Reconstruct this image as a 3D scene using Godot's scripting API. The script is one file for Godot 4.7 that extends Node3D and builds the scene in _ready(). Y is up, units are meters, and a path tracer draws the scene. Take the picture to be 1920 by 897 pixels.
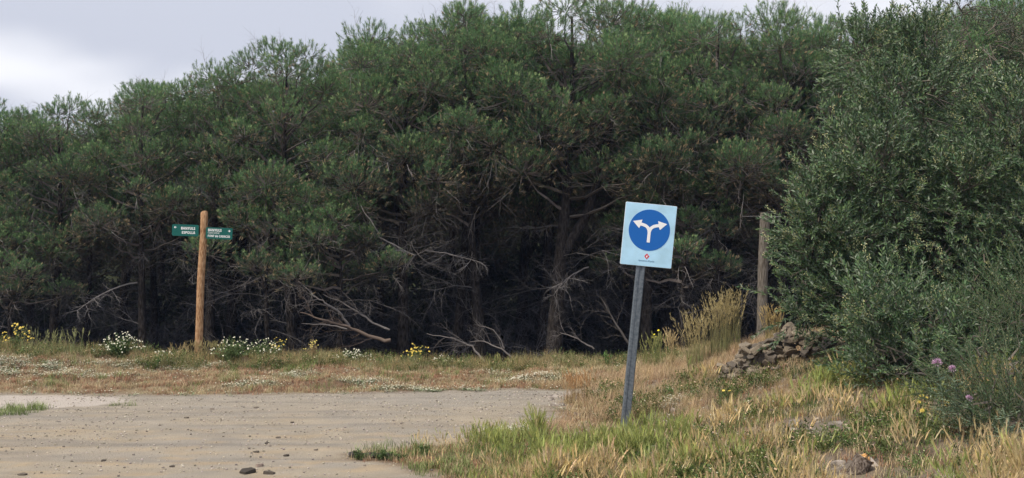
extends Node3D
# A dirt track bends right before a dark pine wood; a leaning blue turn sign stands on the
# grassy bank, a wooden trail signpost on the berm, an olive tree and a tumbled stone wall at right.

const EYE := Vector3(0, 1.6, 0)
const LENS := 2000.0            # focal length in units of a 1920 wide picture
var rng := RandomNumberGenerator.new()
var used := {}
var M := {}
var na := FastNoiseLite.new()
var nb := FastNoiseLite.new()

# ------------------------------------------------------------------ helpers
class Soup:                      # flat shaded triangles with vertex colours
	var v := PackedVector3Array()
	var c := PackedColorArray()
	func tri(a: Vector3, b: Vector3, d: Vector3, k: Color) -> void:
		v.append(a); v.append(b); v.append(d)
		c.append(k); c.append(k); c.append(k)
	func quad(a: Vector3, b: Vector3, d: Vector3, e: Vector3, k: Color) -> void:
		tri(a, b, d, k); tri(a, d, e, k)
	func put(t: Soup, xf: Transform3D) -> void:
		v.append_array(xf * t.v); c.append_array(t.c)
	func stick(a: Vector3, b: Vector3, ra: float, rb: float, k: Color) -> void:
		var d := (b - a).normalized()
		var s := d.cross(Vector3.UP if absf(d.y) < 0.9 else Vector3.RIGHT).normalized()
		var t := d.cross(s)
		for i in 3:
			var p := s * cos(i * TAU / 3) + t * sin(i * TAU / 3)
			var q := s * cos((i + 1) * TAU / 3) + t * sin((i + 1) * TAU / 3)
			tri(a + p * ra, b + p * rb, b + q * rb, k)
			if ra > 0.0: tri(a + p * ra, b + q * rb, a + q * ra, k)
	func mesh() -> ArrayMesh:
		var a := []
		a.resize(Mesh.ARRAY_MAX)
		a[Mesh.ARRAY_VERTEX] = v
		a[Mesh.ARRAY_COLOR] = c
		var m := ArrayMesh.new()
		m.add_surface_from_arrays(Mesh.PRIMITIVE_TRIANGLES, a)
		return m
	func tinted(k: Color) -> Soup:
		var s := Soup.new()
		s.v = v
		s.c = c.duplicate()
		for i in s.c.size(): s.c[i] = s.c[i] * k
		return s

func rf(a: float, b: float) -> float: return rng.randf_range(a, b)
func rdir() -> Vector3:
	var y := rf(-1, 1)
	var t := rf(0, TAU)
	var r := sqrt(1 - y * y)
	return Vector3(r * cos(t), y, r * sin(t))
func col(r: float, g: float, b: float, jitter := 0.0) -> Color:
	var k := 1.0 + rf(-jitter, jitter)
	return Color(r * k, g * k, b * k)
func grow(dir: Vector3, roll: float, s: float) -> Basis:   # a basis whose y axis runs along dir
	var y := dir.normalized()
	var x := y.cross(Vector3.FORWARD if absf(y.z) < 0.9 else Vector3.RIGHT).normalized()
	var b := Basis(x, y, x.cross(y))
	return (b * Basis(Vector3.UP, roll)).scaled_local(Vector3.ONE * s)
func at(x: float, y: float, d: float) -> Vector3:
	return Vector3((x - 960) / LENS * d, EYE.y + (488 - y) / LENS * d, -d)
func ground_at(x: float, d: float) -> Vector3:
	var wx := (x - 960) / LENS * d
	return Vector3(wx, height(wx, d), -d)
func seen_ground(x: float, y: float) -> Vector3:   # where the line of sight meets the ground
	var d := 5.0
	while d < 30.0:
		var p := at(x, y, d)
		if p.y < height(p.x, d): return Vector3(p.x, height(p.x, d), -d)
		d += 0.03
	return at(x, y, 17.0)

func numbered(called: String) -> String:
	used[called] = used.get(called, -1) + 1
	return called if used[called] == 0 else "%s_%03d" % [called, used[called]]
func tag(o: Node3D, label := "", category := "", group := "", kind := "") -> Node3D:
	if label: o.set_meta("label", label)
	if category: o.set_meta("category", category)
	if group: o.set_meta("group", group)
	if kind: o.set_meta("kind", kind)
	return o
func thing(called: String, pos := Vector3.ZERO) -> Node3D:
	var o := Node3D.new()
	o.name = numbered(called)
	o.position = pos
	add_child(o)
	return o
func part(parent: Node, called: String, m: Mesh, mat: Material) -> MeshInstance3D:
	var o := MeshInstance3D.new()
	o.name = called if parent != self else numbered(called)
	o.mesh = m
	o.material_override = mat
	parent.add_child(o, true)
	return o
func copy(o: Node3D, called: String, pos: Vector3, turn: float, s := Vector3.ONE) -> Node3D:
	var c: Node3D = o.duplicate()
	c.name = numbered(called)
	c.transform = Transform3D(Basis(Vector3.UP, turn).scaled_local(s), pos)
	add_child(c)
	return c
func swarm(called: String, m: Mesh, mat: Material, xf: Array, tint: Array, label: String, category: String) -> void:
	var mm := MultiMesh.new()
	mm.transform_format = MultiMesh.TRANSFORM_3D
	mm.use_colors = true
	mm.mesh = m
	mm.instance_count = xf.size()
	for i in xf.size():
		mm.set_instance_transform(i, xf[i])
		mm.set_instance_color(i, tint[i])
	var o := MultiMeshInstance3D.new()
	o.name = numbered(called)
	o.multimesh = mm
	o.material_override = mat
	add_child(o)
	tag(o, label, category, "", "stuff")

func tube(points: Array, radii: Array, sides: int, rough := 0.0, cap := true) -> ArrayMesh:   # smooth bent tube
	var st := SurfaceTool.new()
	st.begin(Mesh.PRIMITIVE_TRIANGLES)
	st.set_smooth_group(0)
	var n := points.size()
	var ring := []
	for i in n:
		var d: Vector3 = (points[mini(i + 1, n - 1)] - points[maxi(i - 1, 0)]).normalized()
		var s := d.cross(Vector3.FORWARD if absf(d.z) < 0.8 else Vector3.UP).normalized()
		var t := s.cross(d)
		var r := []
		for k in sides:
			var a := k * TAU / sides
			var w: float = radii[i] * (1.0 + rough * nb.get_noise_3d(points[i].x * 60 + cos(a) * 30, points[i].y * 60, points[i].z * 60 + sin(a) * 30 + i * 9))
			r.append(points[i] + (s * cos(a) + t * sin(a)) * w)
		ring.append(r)
	for i in n - 1:
		for k in sides:
			var j := (k + 1) % sides
			for p in [ring[i][k], ring[i + 1][j], ring[i + 1][k], ring[i][k], ring[i][j], ring[i + 1][j]]:
				st.add_vertex(p)
	if cap:
		st.set_smooth_group(-1)
		for e in [0, n - 1]:
			for k in sides:
				var j := (k + 1) % sides
				var tri := [points[e], ring[e][j], ring[e][k]] if e == n - 1 else [points[e], ring[e][k], ring[e][j]]
				for p in tri: st.add_vertex(p)
	st.index()
	st.generate_normals()
	return st.commit()

func mat(k: Color, rough := 0.9, vertex := false, back := 0.0) -> StandardMaterial3D:
	var m := StandardMaterial3D.new()
	m.albedo_color = k.linear_to_srgb()
	m.roughness = rough
	m.vertex_color_use_as_albedo = vertex
	m.metallic_specular = 0.35
	if back > 0.0:
		m.backlight_enabled = true
		m.backlight = Color(back, back, back)
	return m
func noise_tex(freq: float, lo: Color, hi: Color, seed_: int, size := 512, oct := 5, mid := 0.5) -> NoiseTexture2D:
	var f := FastNoiseLite.new()
	f.noise_type = FastNoiseLite.TYPE_SIMPLEX_SMOOTH
	f.frequency = freq
	f.fractal_octaves = oct
	f.seed = seed_
	var g := Gradient.new()
	g.offsets = PackedFloat32Array([0.15, mid, 0.85])
	g.colors = PackedColorArray([lo, lo.lerp(hi, 0.6), hi])
	var t := NoiseTexture2D.new()
	t.width = size
	t.height = size
	t.seamless = true
	t.noise = f
	t.color_ramp = g
	return t
func triplanar(m: StandardMaterial3D, tex: Texture2D, scale: Vector3, world := true) -> StandardMaterial3D:
	m.albedo_texture = tex
	m.uv1_triplanar = true
	m.uv1_world_triplanar = world
	m.uv1_scale = scale
	return m
func relief(m: StandardMaterial3D, tex: Texture2D, cm: float) -> StandardMaterial3D:
	m.heightmap_enabled = true
	m.heightmap_texture = tex
	m.heightmap_scale = cm
	return m

# ------------------------------------------------------------------ the lie of the land
func curve(k: Array, x: float) -> float:
	if x <= k[0][0]: return k[0][1]
	for i in k.size() - 1:
		if x < k[i + 1][0]:
			return lerpf(k[i][1], k[i + 1][1], smoothstep(0.0, 1.0, (x - k[i][0]) / (k[i + 1][0] - k[i][0])))
	return k[-1][1]
func lin(k: Array, x: float) -> float:
	if x <= k[0][0]: return k[0][1]
	for i in k.size() - 1:
		if x < k[i + 1][0]:
			return lerpf(k[i][1], k[i + 1][1], (x - k[i][0]) / (k[i + 1][0] - k[i][0]))
	return k[-1][1]
const CREST := [[-14.0, 0.28], [-7.8, 0.24], [-6.2, 0.15], [-4.8, 0.04], [-2.6, 0.07], [-0.5, -0.09], [1.6, -0.03], [3.0, 0.15], [12.0, 0.3]]
const EDGE := [[3.0, -0.2], [7.2, -0.35], [7.9, -0.5], [8.35, -0.95], [8.6, -1.35], [8.85, -1.3], [9.1, -0.8], [9.4, -0.4], [10.3, 0.2], [11.5, 0.5], [12.5, 0.66], [13.5, 0.9]]
func road_in(x: float, d: float) -> float:      # metres inside the track, negative outside
	var far := 12.75 + 0.25 * sin(x * 0.35 + 1.0) + 0.28 * na.get_noise_2d(x * 9, 50.0) - 0.02 * x
	return minf(lin(EDGE, d) + 0.22 * na.get_noise_2d(d * 14, 7.0) - x, far - d)
func height(x: float, d: float) -> float:
	if d > 17.8 or d < 2.0 or absf(x) > 14.0:
		pass
	var up := smoothstep(12.9, 16.0, d)
	var down := smoothstep(16.5, 18.4, d)
	var h := curve(CREST, x) * up
	var bank := 0.55 * smoothstep(0.5, 4.2, x) * smoothstep(1.0, 6.0, d)
	bank += 0.1 * smoothstep(2.2, 3.4, x) * smoothstep(12.0, 13.0, d)
	bank *= 1.0 - 0.75 * smoothstep(13.4, 16.0, d)
	h = maxf(h, bank) + 0.25 * minf(h, bank)
	h -= 0.09 * exp(-((x - 1.1) * (x - 1.1) + (d - 10.1) * (d - 10.1)) / 0.5)
	h = lerpf(h, -0.38, down)
	h += (smoothstep(34.0, 75.0, d)) * 6.5 + smoothstep(75.0, 300.0, d) * 8.0
	var off := clampf(-road_in(x, d) / 0.8, 0.0, 1.0) if d > 4.0 and d < 19.0 else 0.5
	h += na.get_noise_2d(x * 22, d * 22) * (0.012 + 0.085 * off) + nb.get_noise_2d(x * 90, d * 90) * (0.006 + 0.022 * off)
	return h
func land_color(x: float, d: float, inside: float) -> Color:
	var a := na.get_noise_2d(x * 16 + 200, d * 30) * 0.5 + 0.5
	var b := nb.get_noise_2d(x * 50 - 90, d * 90) * 0.5 + 0.5
	var e := na.get_noise_2d(x * 60, d * 120 + 400) * 0.5 + 0.5
	var dirt := Color(0.45, 0.395, 0.315).lerp(Color(0.40, 0.365, 0.315), smoothstep(0.4, 0.65, a))
	dirt = dirt.lerp(Color(0.51, 0.405, 0.275), 0.7 * smoothstep(0.5, 0.75, b) * smoothstep(12.0, 8.5, d))
	dirt = dirt.lerp(Color(0.43, 0.40, 0.355), smoothstep(10.5, 12.5, d) * 0.6)
	var streak := na.get_noise_2d(x * 7 - 300, d * 85) * 0.5 + 0.5
	dirt = dirt.lerp(Color(0.31, 0.285, 0.255), 0.65 * smoothstep(0.52, 0.72, streak))
	for rut in [9.2, 10.75, 11.6]:
		var off: float = absf(d - rut - 0.12 * sin(x * 0.5) - 0.05 * x)
		dirt = dirt.lerp(Color(0.49, 0.43, 0.345), 0.45 * smoothstep(0.22, 0.05, off) * smoothstep(0.3, 0.6, a + 0.2 * e))
	dirt *= 0.84 + 0.3 * e
	var pale := 1.0 - Vector2((x + 5.55) / 1.35, (d - 12.05) / 0.62).length() + 0.35 * (a - 0.5) + 0.25 * (b - 0.5)
	dirt = dirt.lerp(Color(0.6, 0.545, 0.495) * (0.94 + 0.12 * e), smoothstep(0.02, 0.1, pale))
	var soil := Color(0.23, 0.165, 0.115).lerp(Color(0.36, 0.29, 0.19), smoothstep(0.35, 0.7, a))
	soil = soil.lerp(Color(0.19, 0.12, 0.085), smoothstep(0.55, 0.8, b) * 0.8)
	soil *= 0.8 + 0.4 * e
	var stony := smoothstep(0.4, 0.9, x) * smoothstep(0.45, 0.62, na.get_noise_2d(x * 40 + 77, d * 40) * 0.5 + 0.5)
	soil = soil.lerp(Color(0.21, 0.178, 0.148), smoothstep(0.8, 1.8, x) * smoothstep(11.5, 10.0, d) * 0.7)
	soil = soil.lerp(Color(0.25, 0.215, 0.185), stony * 0.8)
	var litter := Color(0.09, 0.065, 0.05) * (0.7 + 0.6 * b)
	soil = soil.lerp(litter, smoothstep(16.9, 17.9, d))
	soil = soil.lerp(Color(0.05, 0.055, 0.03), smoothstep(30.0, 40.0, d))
	var k := soil.lerp(dirt, smoothstep(-0.25, 0.2, inside + 0.3 * (e - 0.5)))
	k.a = 1.0
	return k

func build_land() -> void:
	var xs := [-260.0, -160.0, -90.0, -50.0, -30.0, -20.0, -14.0, -11.0]
	var x := -9.5
	while x < 9.5:
		xs.append(x)
		x += 0.06
	xs.append_array([9.5, 11.0, 14.0, 20.0, 30.0, 50.0, 90.0, 160.0, 260.0])
	var ds := [-60.0, -30.0, -12.0, -4.0, 0.0, 2.0, 3.5, 4.5]
	var d := 5.0
	while d < 18.6:
		ds.append(d)
		d += 0.06
	ds.append_array([18.7, 19.3, 20.0, 21.0, 22.5, 24.0, 26.0, 29.0, 32.0, 36.0, 42.0, 50.0, 60.0, 75.0, 95.0, 130.0, 190.0, 300.0, 420.0])
	var nx := xs.size()
	var v := PackedVector3Array()
	var c := PackedColorArray()
	var ins := PackedFloat32Array()
	for dd in ds:
		for xx in xs:
			var inside := road_in(xx, dd)
			v.append(Vector3(xx, height(xx, dd), -dd))
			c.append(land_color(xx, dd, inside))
			ins.append(inside)
	var n := PackedVector3Array()
	n.resize(v.size())
	var idx := [PackedInt32Array(), PackedInt32Array()]
	for j in ds.size() - 1:
		for i in nx - 1:
			var a := j * nx + i
			var w := 0 if ins[a] > 0.0 else 1
			for t in [[a, a + nx, a + nx + 1], [a, a + nx + 1, a + 1]]:
				idx[w].append(t[0]); idx[w].append(t[1]); idx[w].append(t[2])
				var f := (v[t[2]] - v[t[0]]).cross(v[t[1]] - v[t[0]])
				n[t[0]] += f; n[t[1]] += f; n[t[2]] += f
	for i in n.size(): n[i] = n[i].normalized()
	for w in 2:
		var arr := []
		arr.resize(Mesh.ARRAY_MAX)
		arr[Mesh.ARRAY_VERTEX] = v
		arr[Mesh.ARRAY_NORMAL] = n
		arr[Mesh.ARRAY_COLOR] = c
		arr[Mesh.ARRAY_INDEX] = idx[w]
		var m := ArrayMesh.new()
		m.add_surface_from_arrays(Mesh.PRIMITIVE_TRIANGLES, arr)
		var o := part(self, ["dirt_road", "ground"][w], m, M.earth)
		tag(o, ["pale dirt and gravel track bending right before the wood", "earth of the berm, the grassy bank and the wood floor"][w], "", "", "structure")

# ------------------------------------------------------------------ pines
var tufts := []        # [colour][shape]
var sprays := []
func make_tufts() -> void:
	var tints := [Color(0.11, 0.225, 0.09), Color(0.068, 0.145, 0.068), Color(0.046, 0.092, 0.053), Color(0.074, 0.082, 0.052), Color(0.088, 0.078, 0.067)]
	for k in tints.size():
		var row := []
		for s in 5:
			var t := Soup.new()
			var base: Color = tints[k]
			var len := rf(0.08, 0.12)
			t.stick(Vector3.ZERO, Vector3(0, len, 0), 0.004, 0.003, Color(0.16, 0.125, 0.09))
			var count := 29 if k < 4 else 16
			for i in count:
				var f := float(i) / count
				var a := i * 2.4 + rf(-0.4, 0.4)
				var open := lerpf(1.05, 0.35, f) + rf(-0.2, 0.2)
				var dir := Vector3(cos(a) * sin(open), cos(open), sin(a) * sin(open))
				var p := Vector3(0, len * (0.15 + 0.85 * f), 0)
				var q := p + dir * rf(0.055, 0.09)
				q.y -= 0.012
				var side := dir.cross(rdir()).normalized() * rf(0.0018, 0.0027)
				var kk := base * rf(0.7, 1.3)
				kk.a = 1
				t.tri(p - side, p + side, q, kk)
			if k < 4 and s < (3 if k == 3 else 2):
				for e in 3:
					var b := Vector3(rf(-.02, .02), len + rf(-0.015, 0.005), rf(-.02, .02))
					t.stick(b, b + Vector3(rf(-.012, .012), rf(0.03, 0.055), rf(-.012, .012)), 0.0065, 0.003, Color(0.30, 0.225, 0.14) if k != 0 else Color(0.26, 0.34, 0.15))
			row.append(t)
		tufts.append(row)

func bare_spray(s: Soup, p: Vector3, dir: Vector3, len: float, r: float, k: Color, depth: int) -> void:
	var n := 4 if depth > 0 else 3
	var q := p
	var d := dir.normalized()
	for i in n:
		var e := q + d * len / n
		var ra := lerpf(r, r * 0.45, float(i) / n)
		var rb := lerpf(r, r * 0.45, float(i + 1) / n)
		s.stick(q, e, ra, rb, k * rf(0.85, 1.15))
		q = e
		d = (d + rdir() * 0.28 + Vector3(0, -0.05, 0)).normalized()
		if depth > 0:
			for b in (2 if depth > 1 else 2):
				var side := (d + rdir() * 0.95).normalized()
				bare_spray(s, q, side, len * rf(0.35, 0.6), rb * 0.7, k, depth - 1)

# A pine: bark trunk, limbs, needle crown and the grey dead twigs below and inside it.
func make_pine(seed_: int, H: float, R: float, low: float, limbs: int, forked: bool, thick: float, deads: int, per := 138.0) -> Node3D:
	rng.seed = seed_
	var root := Node3D.new()
	root.name = "pine_tree"
	var pts := []
	var rad := []
	var lean := Vector3(rf(-0.06, 0.06), 0, rf(-0.05, 0.05))
	for i in 13:
		var f := i / 12.0
		pts.append(Vector3(lean.x * f * H + 0.06 * sin(f * 5 + seed_), f * H * 0.97 - 0.05, lean.z * f * H + 0.05 * cos(f * 4 + seed_)))
		rad.append(thick * lerpf(1.0, 0.12, pow(f, 0.85)) * (1.35 if i == 0 else 1.0))
	part(root, "trunk", tube(pts, rad, 10, 0.25), M.bark)
	var wood := Soup.new()
	var crown := Soup.new()
	var second := []
	if forked:
		var fp := []
		var fr := []
		for i in 7:
			var f := i / 6.0
			fp.append(pts[4].lerp(pts[12], f) + Vector3(0.95 * sqrt(f), 0, 0.1 * f))
			fr.append(thick * lerpf(0.62, 0.12, f))
		part(root, "trunk", tube(fp, fr, 8, 0.2), M.bark)
	for i in limbs:                       # every limb carries one billow of foliage
		var f := (i + 0.5) / limbs
		var t := low + (0.97 - low) * pow(f, 0.8)
		var prof := sqrt(maxf(0.02, 1.0 - pow((t - 0.52) / 0.5, 2.0)))
		var az := i * 2.399 + rf(-0.5, 0.5)
		var out := R * prof * sqrt(rf(0.18, 1.0)) * 0.85
		if i == limbs - 1: out = 0.05
		var rc := R * rf(0.22, 0.45) * lerpf(1.0, 0.72, f)
		var ti := clampf(t * 0.86 / 0.97, 0, 1) * 12.0
		var p: Vector3 = pts[int(minf(ti, 11))].lerp(pts[int(minf(ti, 11)) + 1], ti - int(minf(ti, 11)))
		var c := Vector3(lean.x * t * H + cos(az) * out + (0.45 * (t if cos(az) > 0 else 0.0) if forked else 0.0), t * H + rf(-0.15, 0.15), lean.z * t * H + sin(az) * out)
		var wood_k := col(0.115, 0.1, 0.092, 0.3)
		var q := p
		for y in 5:
			var g := (y + 1) / 5.0
			var e := p.lerp(c, g) + Vector3(0, -0.22 * out * g * (1 - g), 0) + rdir() * 0.05
			wood.stick(q, e, 0.024 * (1.15 - g) + 0.008, 0.024 * (0.95 - g) + 0.008, wood_k)
			q = e
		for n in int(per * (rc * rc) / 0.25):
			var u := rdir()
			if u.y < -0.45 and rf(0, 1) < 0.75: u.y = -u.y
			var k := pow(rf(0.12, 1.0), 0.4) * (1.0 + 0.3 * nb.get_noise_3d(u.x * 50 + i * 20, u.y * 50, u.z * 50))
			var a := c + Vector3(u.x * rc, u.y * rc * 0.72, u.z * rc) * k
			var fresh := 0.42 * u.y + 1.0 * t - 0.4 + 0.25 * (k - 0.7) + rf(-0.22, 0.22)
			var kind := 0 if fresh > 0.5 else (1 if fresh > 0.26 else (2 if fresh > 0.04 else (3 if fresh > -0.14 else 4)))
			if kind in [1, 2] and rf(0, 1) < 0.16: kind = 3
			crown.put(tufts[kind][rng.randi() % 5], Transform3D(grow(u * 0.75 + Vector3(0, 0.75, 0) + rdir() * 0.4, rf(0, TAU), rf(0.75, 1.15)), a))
			if n % 5 == 0:
				wood.stick(c + (a - c) * 0.25, a, 0.006, 0.003, wood_k)
		for n in 5:
			var u := (rdir() + Vector3(0, -0.25, 0)).normalized()
			bare_spray(wood, c + u * rc * 0.45, u + Vector3(0, 0.15, 0), rc * rf(0.6, 1.0), 0.004, col(0.205, 0.19, 0.185, 0.45), 1)
	for i in deads:
		var t := rf(0.12, low + 0.22)
		var ti := t * 12
		var p: Vector3 = pts[int(ti)]
		var az := rf(0, TAU)
		var d := Vector3(cos(az), rf(-0.25, 0.3), sin(az))
		bare_spray(wood, p, d, R * rf(0.45, 0.95), 0.007, col(0.13, 0.122, 0.122, 0.45), 2)
	part(root, "branches", wood.mesh(), M.twig)
	part(root, "crown", crown.mesh(), M.needle)
	return root

func skyline(x: float) -> float:
	return lin([[-200, 150], [0, 168], [70, 195], [100, 190], [200, 144], [330, 134], [400, 118], [480, 104], [560, 78], [620, 52], [690, 34], [760, 20], [850, 6], [960, -4], [1100, -16], [1300, -18], [1420, 0], [1500, 28], [1600, 24], [1680, 20], [1800, -30], [2200, -40]], x)
func top_for(x: float, d: float) -> float:   # height of a tree that reaches the wood's outline from there
	return EYE.y + (488 - skyline(x)) / LENS * d + 0.3

func plant_wood() -> void:
	make_tufts()
	var protos := [make_pine(11, 6.0, 1.6, 0.46, 34, false, 0.11, 9), make_pine(23, 6.0, 1.8, 0.48, 38, true, 0.15, 8), make_pine(37, 6.0, 1.5, 0.44, 32, false, 0.10, 9),
		make_pine(41, 6.0, 1.65, 0.47, 35, false, 0.12, 10), make_pine(59, 3.5, 1.3, 0.46, 20, false, 0.06, 6), make_pine(67, 6.0, 1.6, 0.2, 28, false, 0.09, 12)]
	rng.seed = 5
	var front := [
		[-200, 18.9, 0, 2.0, "pine at the left end of the front row, beyond the grey boughs"],
		[2060, 19.2, 2, 2.9, "pine at the right end of the front row, hidden behind the olives"],
		[-40, 19.2, 3, 0.4, "dark pine cut by the left edge of the view, low grey boughs"],
		[97, 18.9, 0, 1.1, "pine with straight dark trunk above the yellow flowers at far left"],
		[262, 18.7, 2, 2.5, "pine behind the white flowering bush left of the wooden signpost"],
		[395, 19.2, 3, 0.3, "pine directly behind the wooden signpost and its green arrow boards"],
		[548, 18.7, 0, 4.1, "pine with dark trunk right of the signpost, behind the fallen branches"],
		[752, 18.6, 3, 5.2, "pine with a grey dead spray hanging beside its trunk, behind yellow flowers"],
		[852, 19.6, 2, 0.9, "thin straight pine behind the arching bare branches"],
		[897, 18.7, 0, 3.3, "pine with slightly leaning trunk between thin pine and forked pine"],
		[1045, 18.3, 1, 0.15, "pine with the thickest trunk, forking in two, left of blue sign"],
		[1215, 19.0, 3, 2.2, "pine standing right behind the blue turn sign"],
		[1335, 18.6, 2, 1.7, "pine with reddish tips between blue sign and grey fence post"],
		[1465, 18.9, 0, 5.0, "pine behind the grey fence post, many bare twigs"],
		[1590, 19.6, 3, 3.8, "pine showing between fence post and olive crown"],
		[1730, 19.3, 2, 0.6, "pine top rising behind the upper left of the olive"],
		[1880, 19.5, 0, 1.3, "pine mostly hidden behind the olive at right edge"]]
	for f in front:
		var p := ground_at(f[0], f[1])
		var s := (top_for(f[0], f[1]) - p.y - 0.35) / 6.0 * rf(0.95, 1.0)
		var w := clampf(s, 0.85, 1.15)
		tag(copy(protos[f[2]], "pine_tree", p, f[3], Vector3(w, s, w)), f[4], "pine tree", "front row of the pine wood")
	for f in [[505, 18.1, 1.0, 1.05, 0.4, "low bushy young pine right of the wooden signpost"], [640, 18.0, 0.86, 1.1, 2.6, "low spreading young pine with brown tipped boughs above the fallen branches"],
			[1290, 18.6, 1.0, 1.1, 1.2, "low young pine with rusty tips right of the blue sign"],
			[10, 18.2, 0.75, 1.1, 5.1, "low greyish young pine at left edge above yellow flowers"]]:
		var s: float = f[2]
		tag(copy(protos[4], "young_pine", ground_at(f[0], f[1]), f[4], Vector3(s * f[3], s, s * f[3])), f[5], "pine tree", "front row of the pine wood")
	var rows := [[20.3, 1.5], [22.0, 1.8], [24.2, 2.2], [26.6, 2.5], [29.5, 2.9], [33.0, 3.3]]
	for r in rows.size():
		var d0: float = rows[r][0]
		var x := -0.6 * d0 - rf(0, 1.5)
		while x < 0.58 * d0:
			var d := d0 + rf(-0.6, 0.6)
			var xx := x + rf(-0.5, 0.5)
			var px := xx / d * LENS + 960
			var p := Vector3(xx, height(xx, d), -d)
			var s := (top_for(px, d) - 0.45 - p.y - 0.35) / 6.0 * rf(0.86, 1.0)
			var w := clampf(s, 0.8, 1.25)
			var kind: int = [0, 2, 3, 1][rng.randi() % 4] if r < 2 else ([5, 5, 2, 3][rng.randi() % 4] if r < 4 else 5)
			tag(copy(protos[kind], "pine_tree", p, rf(0, TAU), Vector3(w, s, w)), "dark pine crowded inside the wood behind the front trees", "pine tree", "pines deeper in the wood")
			x += rows[r][1] * rf(0.85, 1.15)
	for p in protos: p.free()

# ------------------------------------------------------------------ olive
func leaf(t: Soup, p: Vector3, dir: Vector3, up: Vector3, L: float, W: float, k: Color) -> void:
	var side := dir.cross(up).normalized() * W * 0.5
	var n := side.cross(dir).normalized()
	var m := p + dir * L * 0.5 - n * W * 0.12
	var q := p + dir * L - n * L * 0.08
	var l := p + dir * L * 0.45 + side + n * W * 0.1
	var r := p + dir * L * 0.45 - side + n * W * 0.1
	t.tri(p, l, m, k); t.tri(p, m, r, k); t.tri(l, q, m, k); t.tri(m, q, r, k)

func make_shoots(L: float, W: float, pairs: int, len: float, tints: Array, buds: bool, n := 6) -> Array:
	var out := []
	for s in n:
		var t := Soup.new()
		var bend := rdir() * 0.22
		var prev := Vector3.ZERO
		for i in pairs + 1:
			var f := float(i) / pairs
			var p := Vector3(0, len * f, 0) + bend * len * f * f
			var d := (Vector3.UP + bend * 2 * f).normalized()
			if i > 0: t.stick(prev, p, 0.0026, 0.002, Color(0.12, 0.13, 0.075))
			prev = p
			var a := i * 1.57 + rf(-0.5, 0.5)
			for g in 2:
				var o := Vector3(cos(a + g * PI), 0, sin(a + g * PI))
				var ld := (o * rf(0.4, 0.85) + d * rf(0.55, 1.1)).normalized()
				var k: Color = tints[rng.randi() % tints.size()]
				leaf(t, p, ld, (d + rdir() * 0.5).normalized(), L * rf(0.75, 1.15) * lerpf(1, 0.65, f * f), W * rf(0.85, 1.15), k * rf(0.85, 1.15))
			if buds and s < 1 and i > 2 and i % 2 == 0:
				for g in 6:
					var b := p + rdir() * 0.022
					t.stick(b, b + Vector3(0, 0.008, 0), 0.005, 0.0035, Color(0.5, 0.5, 0.26))
		leaf(t, prev, (Vector3.UP + bend * 2).normalized(), Vector3.RIGHT, L * 0.7, W * 0.8, tints[0])
		out.append(t)
	return out

func leafy_tree(root: Node3D, shoots: Array, lobes: Array, density: float, stem: Array, stem_r: float, up: float, trunk_mat: Material) -> void:
	# lobes: [centre, radii]; stem: points of the trunk, up to the fork
	var o := root.position
	var crown := Soup.new()
	var wood := Soup.new()
	var rad := []
	for i in stem.size(): rad.append(stem_r * lerpf(1.0, 0.6, float(i) / (stem.size() - 1)))
	var local := []
	for p in stem: local.append(p - o)
	part(root, "trunk", tube(local, rad, 12, 0.5), trunk_mat)
	for l in lobes:
		var c: Vector3 = l[0] - o
		var r: Vector3 = l[1]
		var fork: Vector3 = local[-1]
		var prev := fork
		for i in 5:
			var e := fork.lerp(c, (i + 1) / 5.0) + rdir() * 0.06
			wood.stick(prev, e, stem_r * 0.2 * (1 - i * 0.17), stem_r * 0.2 * (0.83 - i * 0.17), Color(0.1, 0.09, 0.078))
			prev = e
		var n := int(density * (r.x * r.y + r.y * r.z + r.x * r.z))
		var bough := Vector3.ZERO
		var spread := 0.2
		for i in n:
			var u := rdir()
			var f := pow(rf(0, 1), 0.4)
			if i % 15 == 0:                       # a new bough: the next shoots fan out from its end
				bough = u * r * f * 0.96
				spread = rf(0.14, 0.3)
			u = (bough / r).normalized()
			f = (bough / r).length()
			var w := rdir()
			var p := c + bough + w * spread * rf(0.2, 1.0)
			var dir := (u * 0.75 + Vector3(0, up, 0) + w * 0.6).normalized()
			crown.put(shoots[rng.randi() % shoots.size()], Transform3D(grow(dir, rf(0, TAU), rf(0.8, 1.2)), p))
			if i % 5 == 0:
				var h := c + bough * 0.5 + rdir() * 0.08
				var mid := h.lerp(p, 0.5) + rdir() * 0.05
				wood.stick(h, mid, 0.009, 0.007, Color(0.14, 0.125, 0.105))
				wood.stick(mid, p, 0.007, 0.004, Color(0.14, 0.125, 0.105))
	part(root, "branches", wood.mesh(), M.twig)
	part(root, "crown", crown.mesh(), M.olive)

func lobe(x: float, y: float, d: float, rx: float, ry: float, rz := 0.0) -> Array:
	var s := d / LENS
	return [at(x, y, d), Vector3(rx * s, ry * s, rz if rz > 0.0 else rx * s)]

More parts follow.
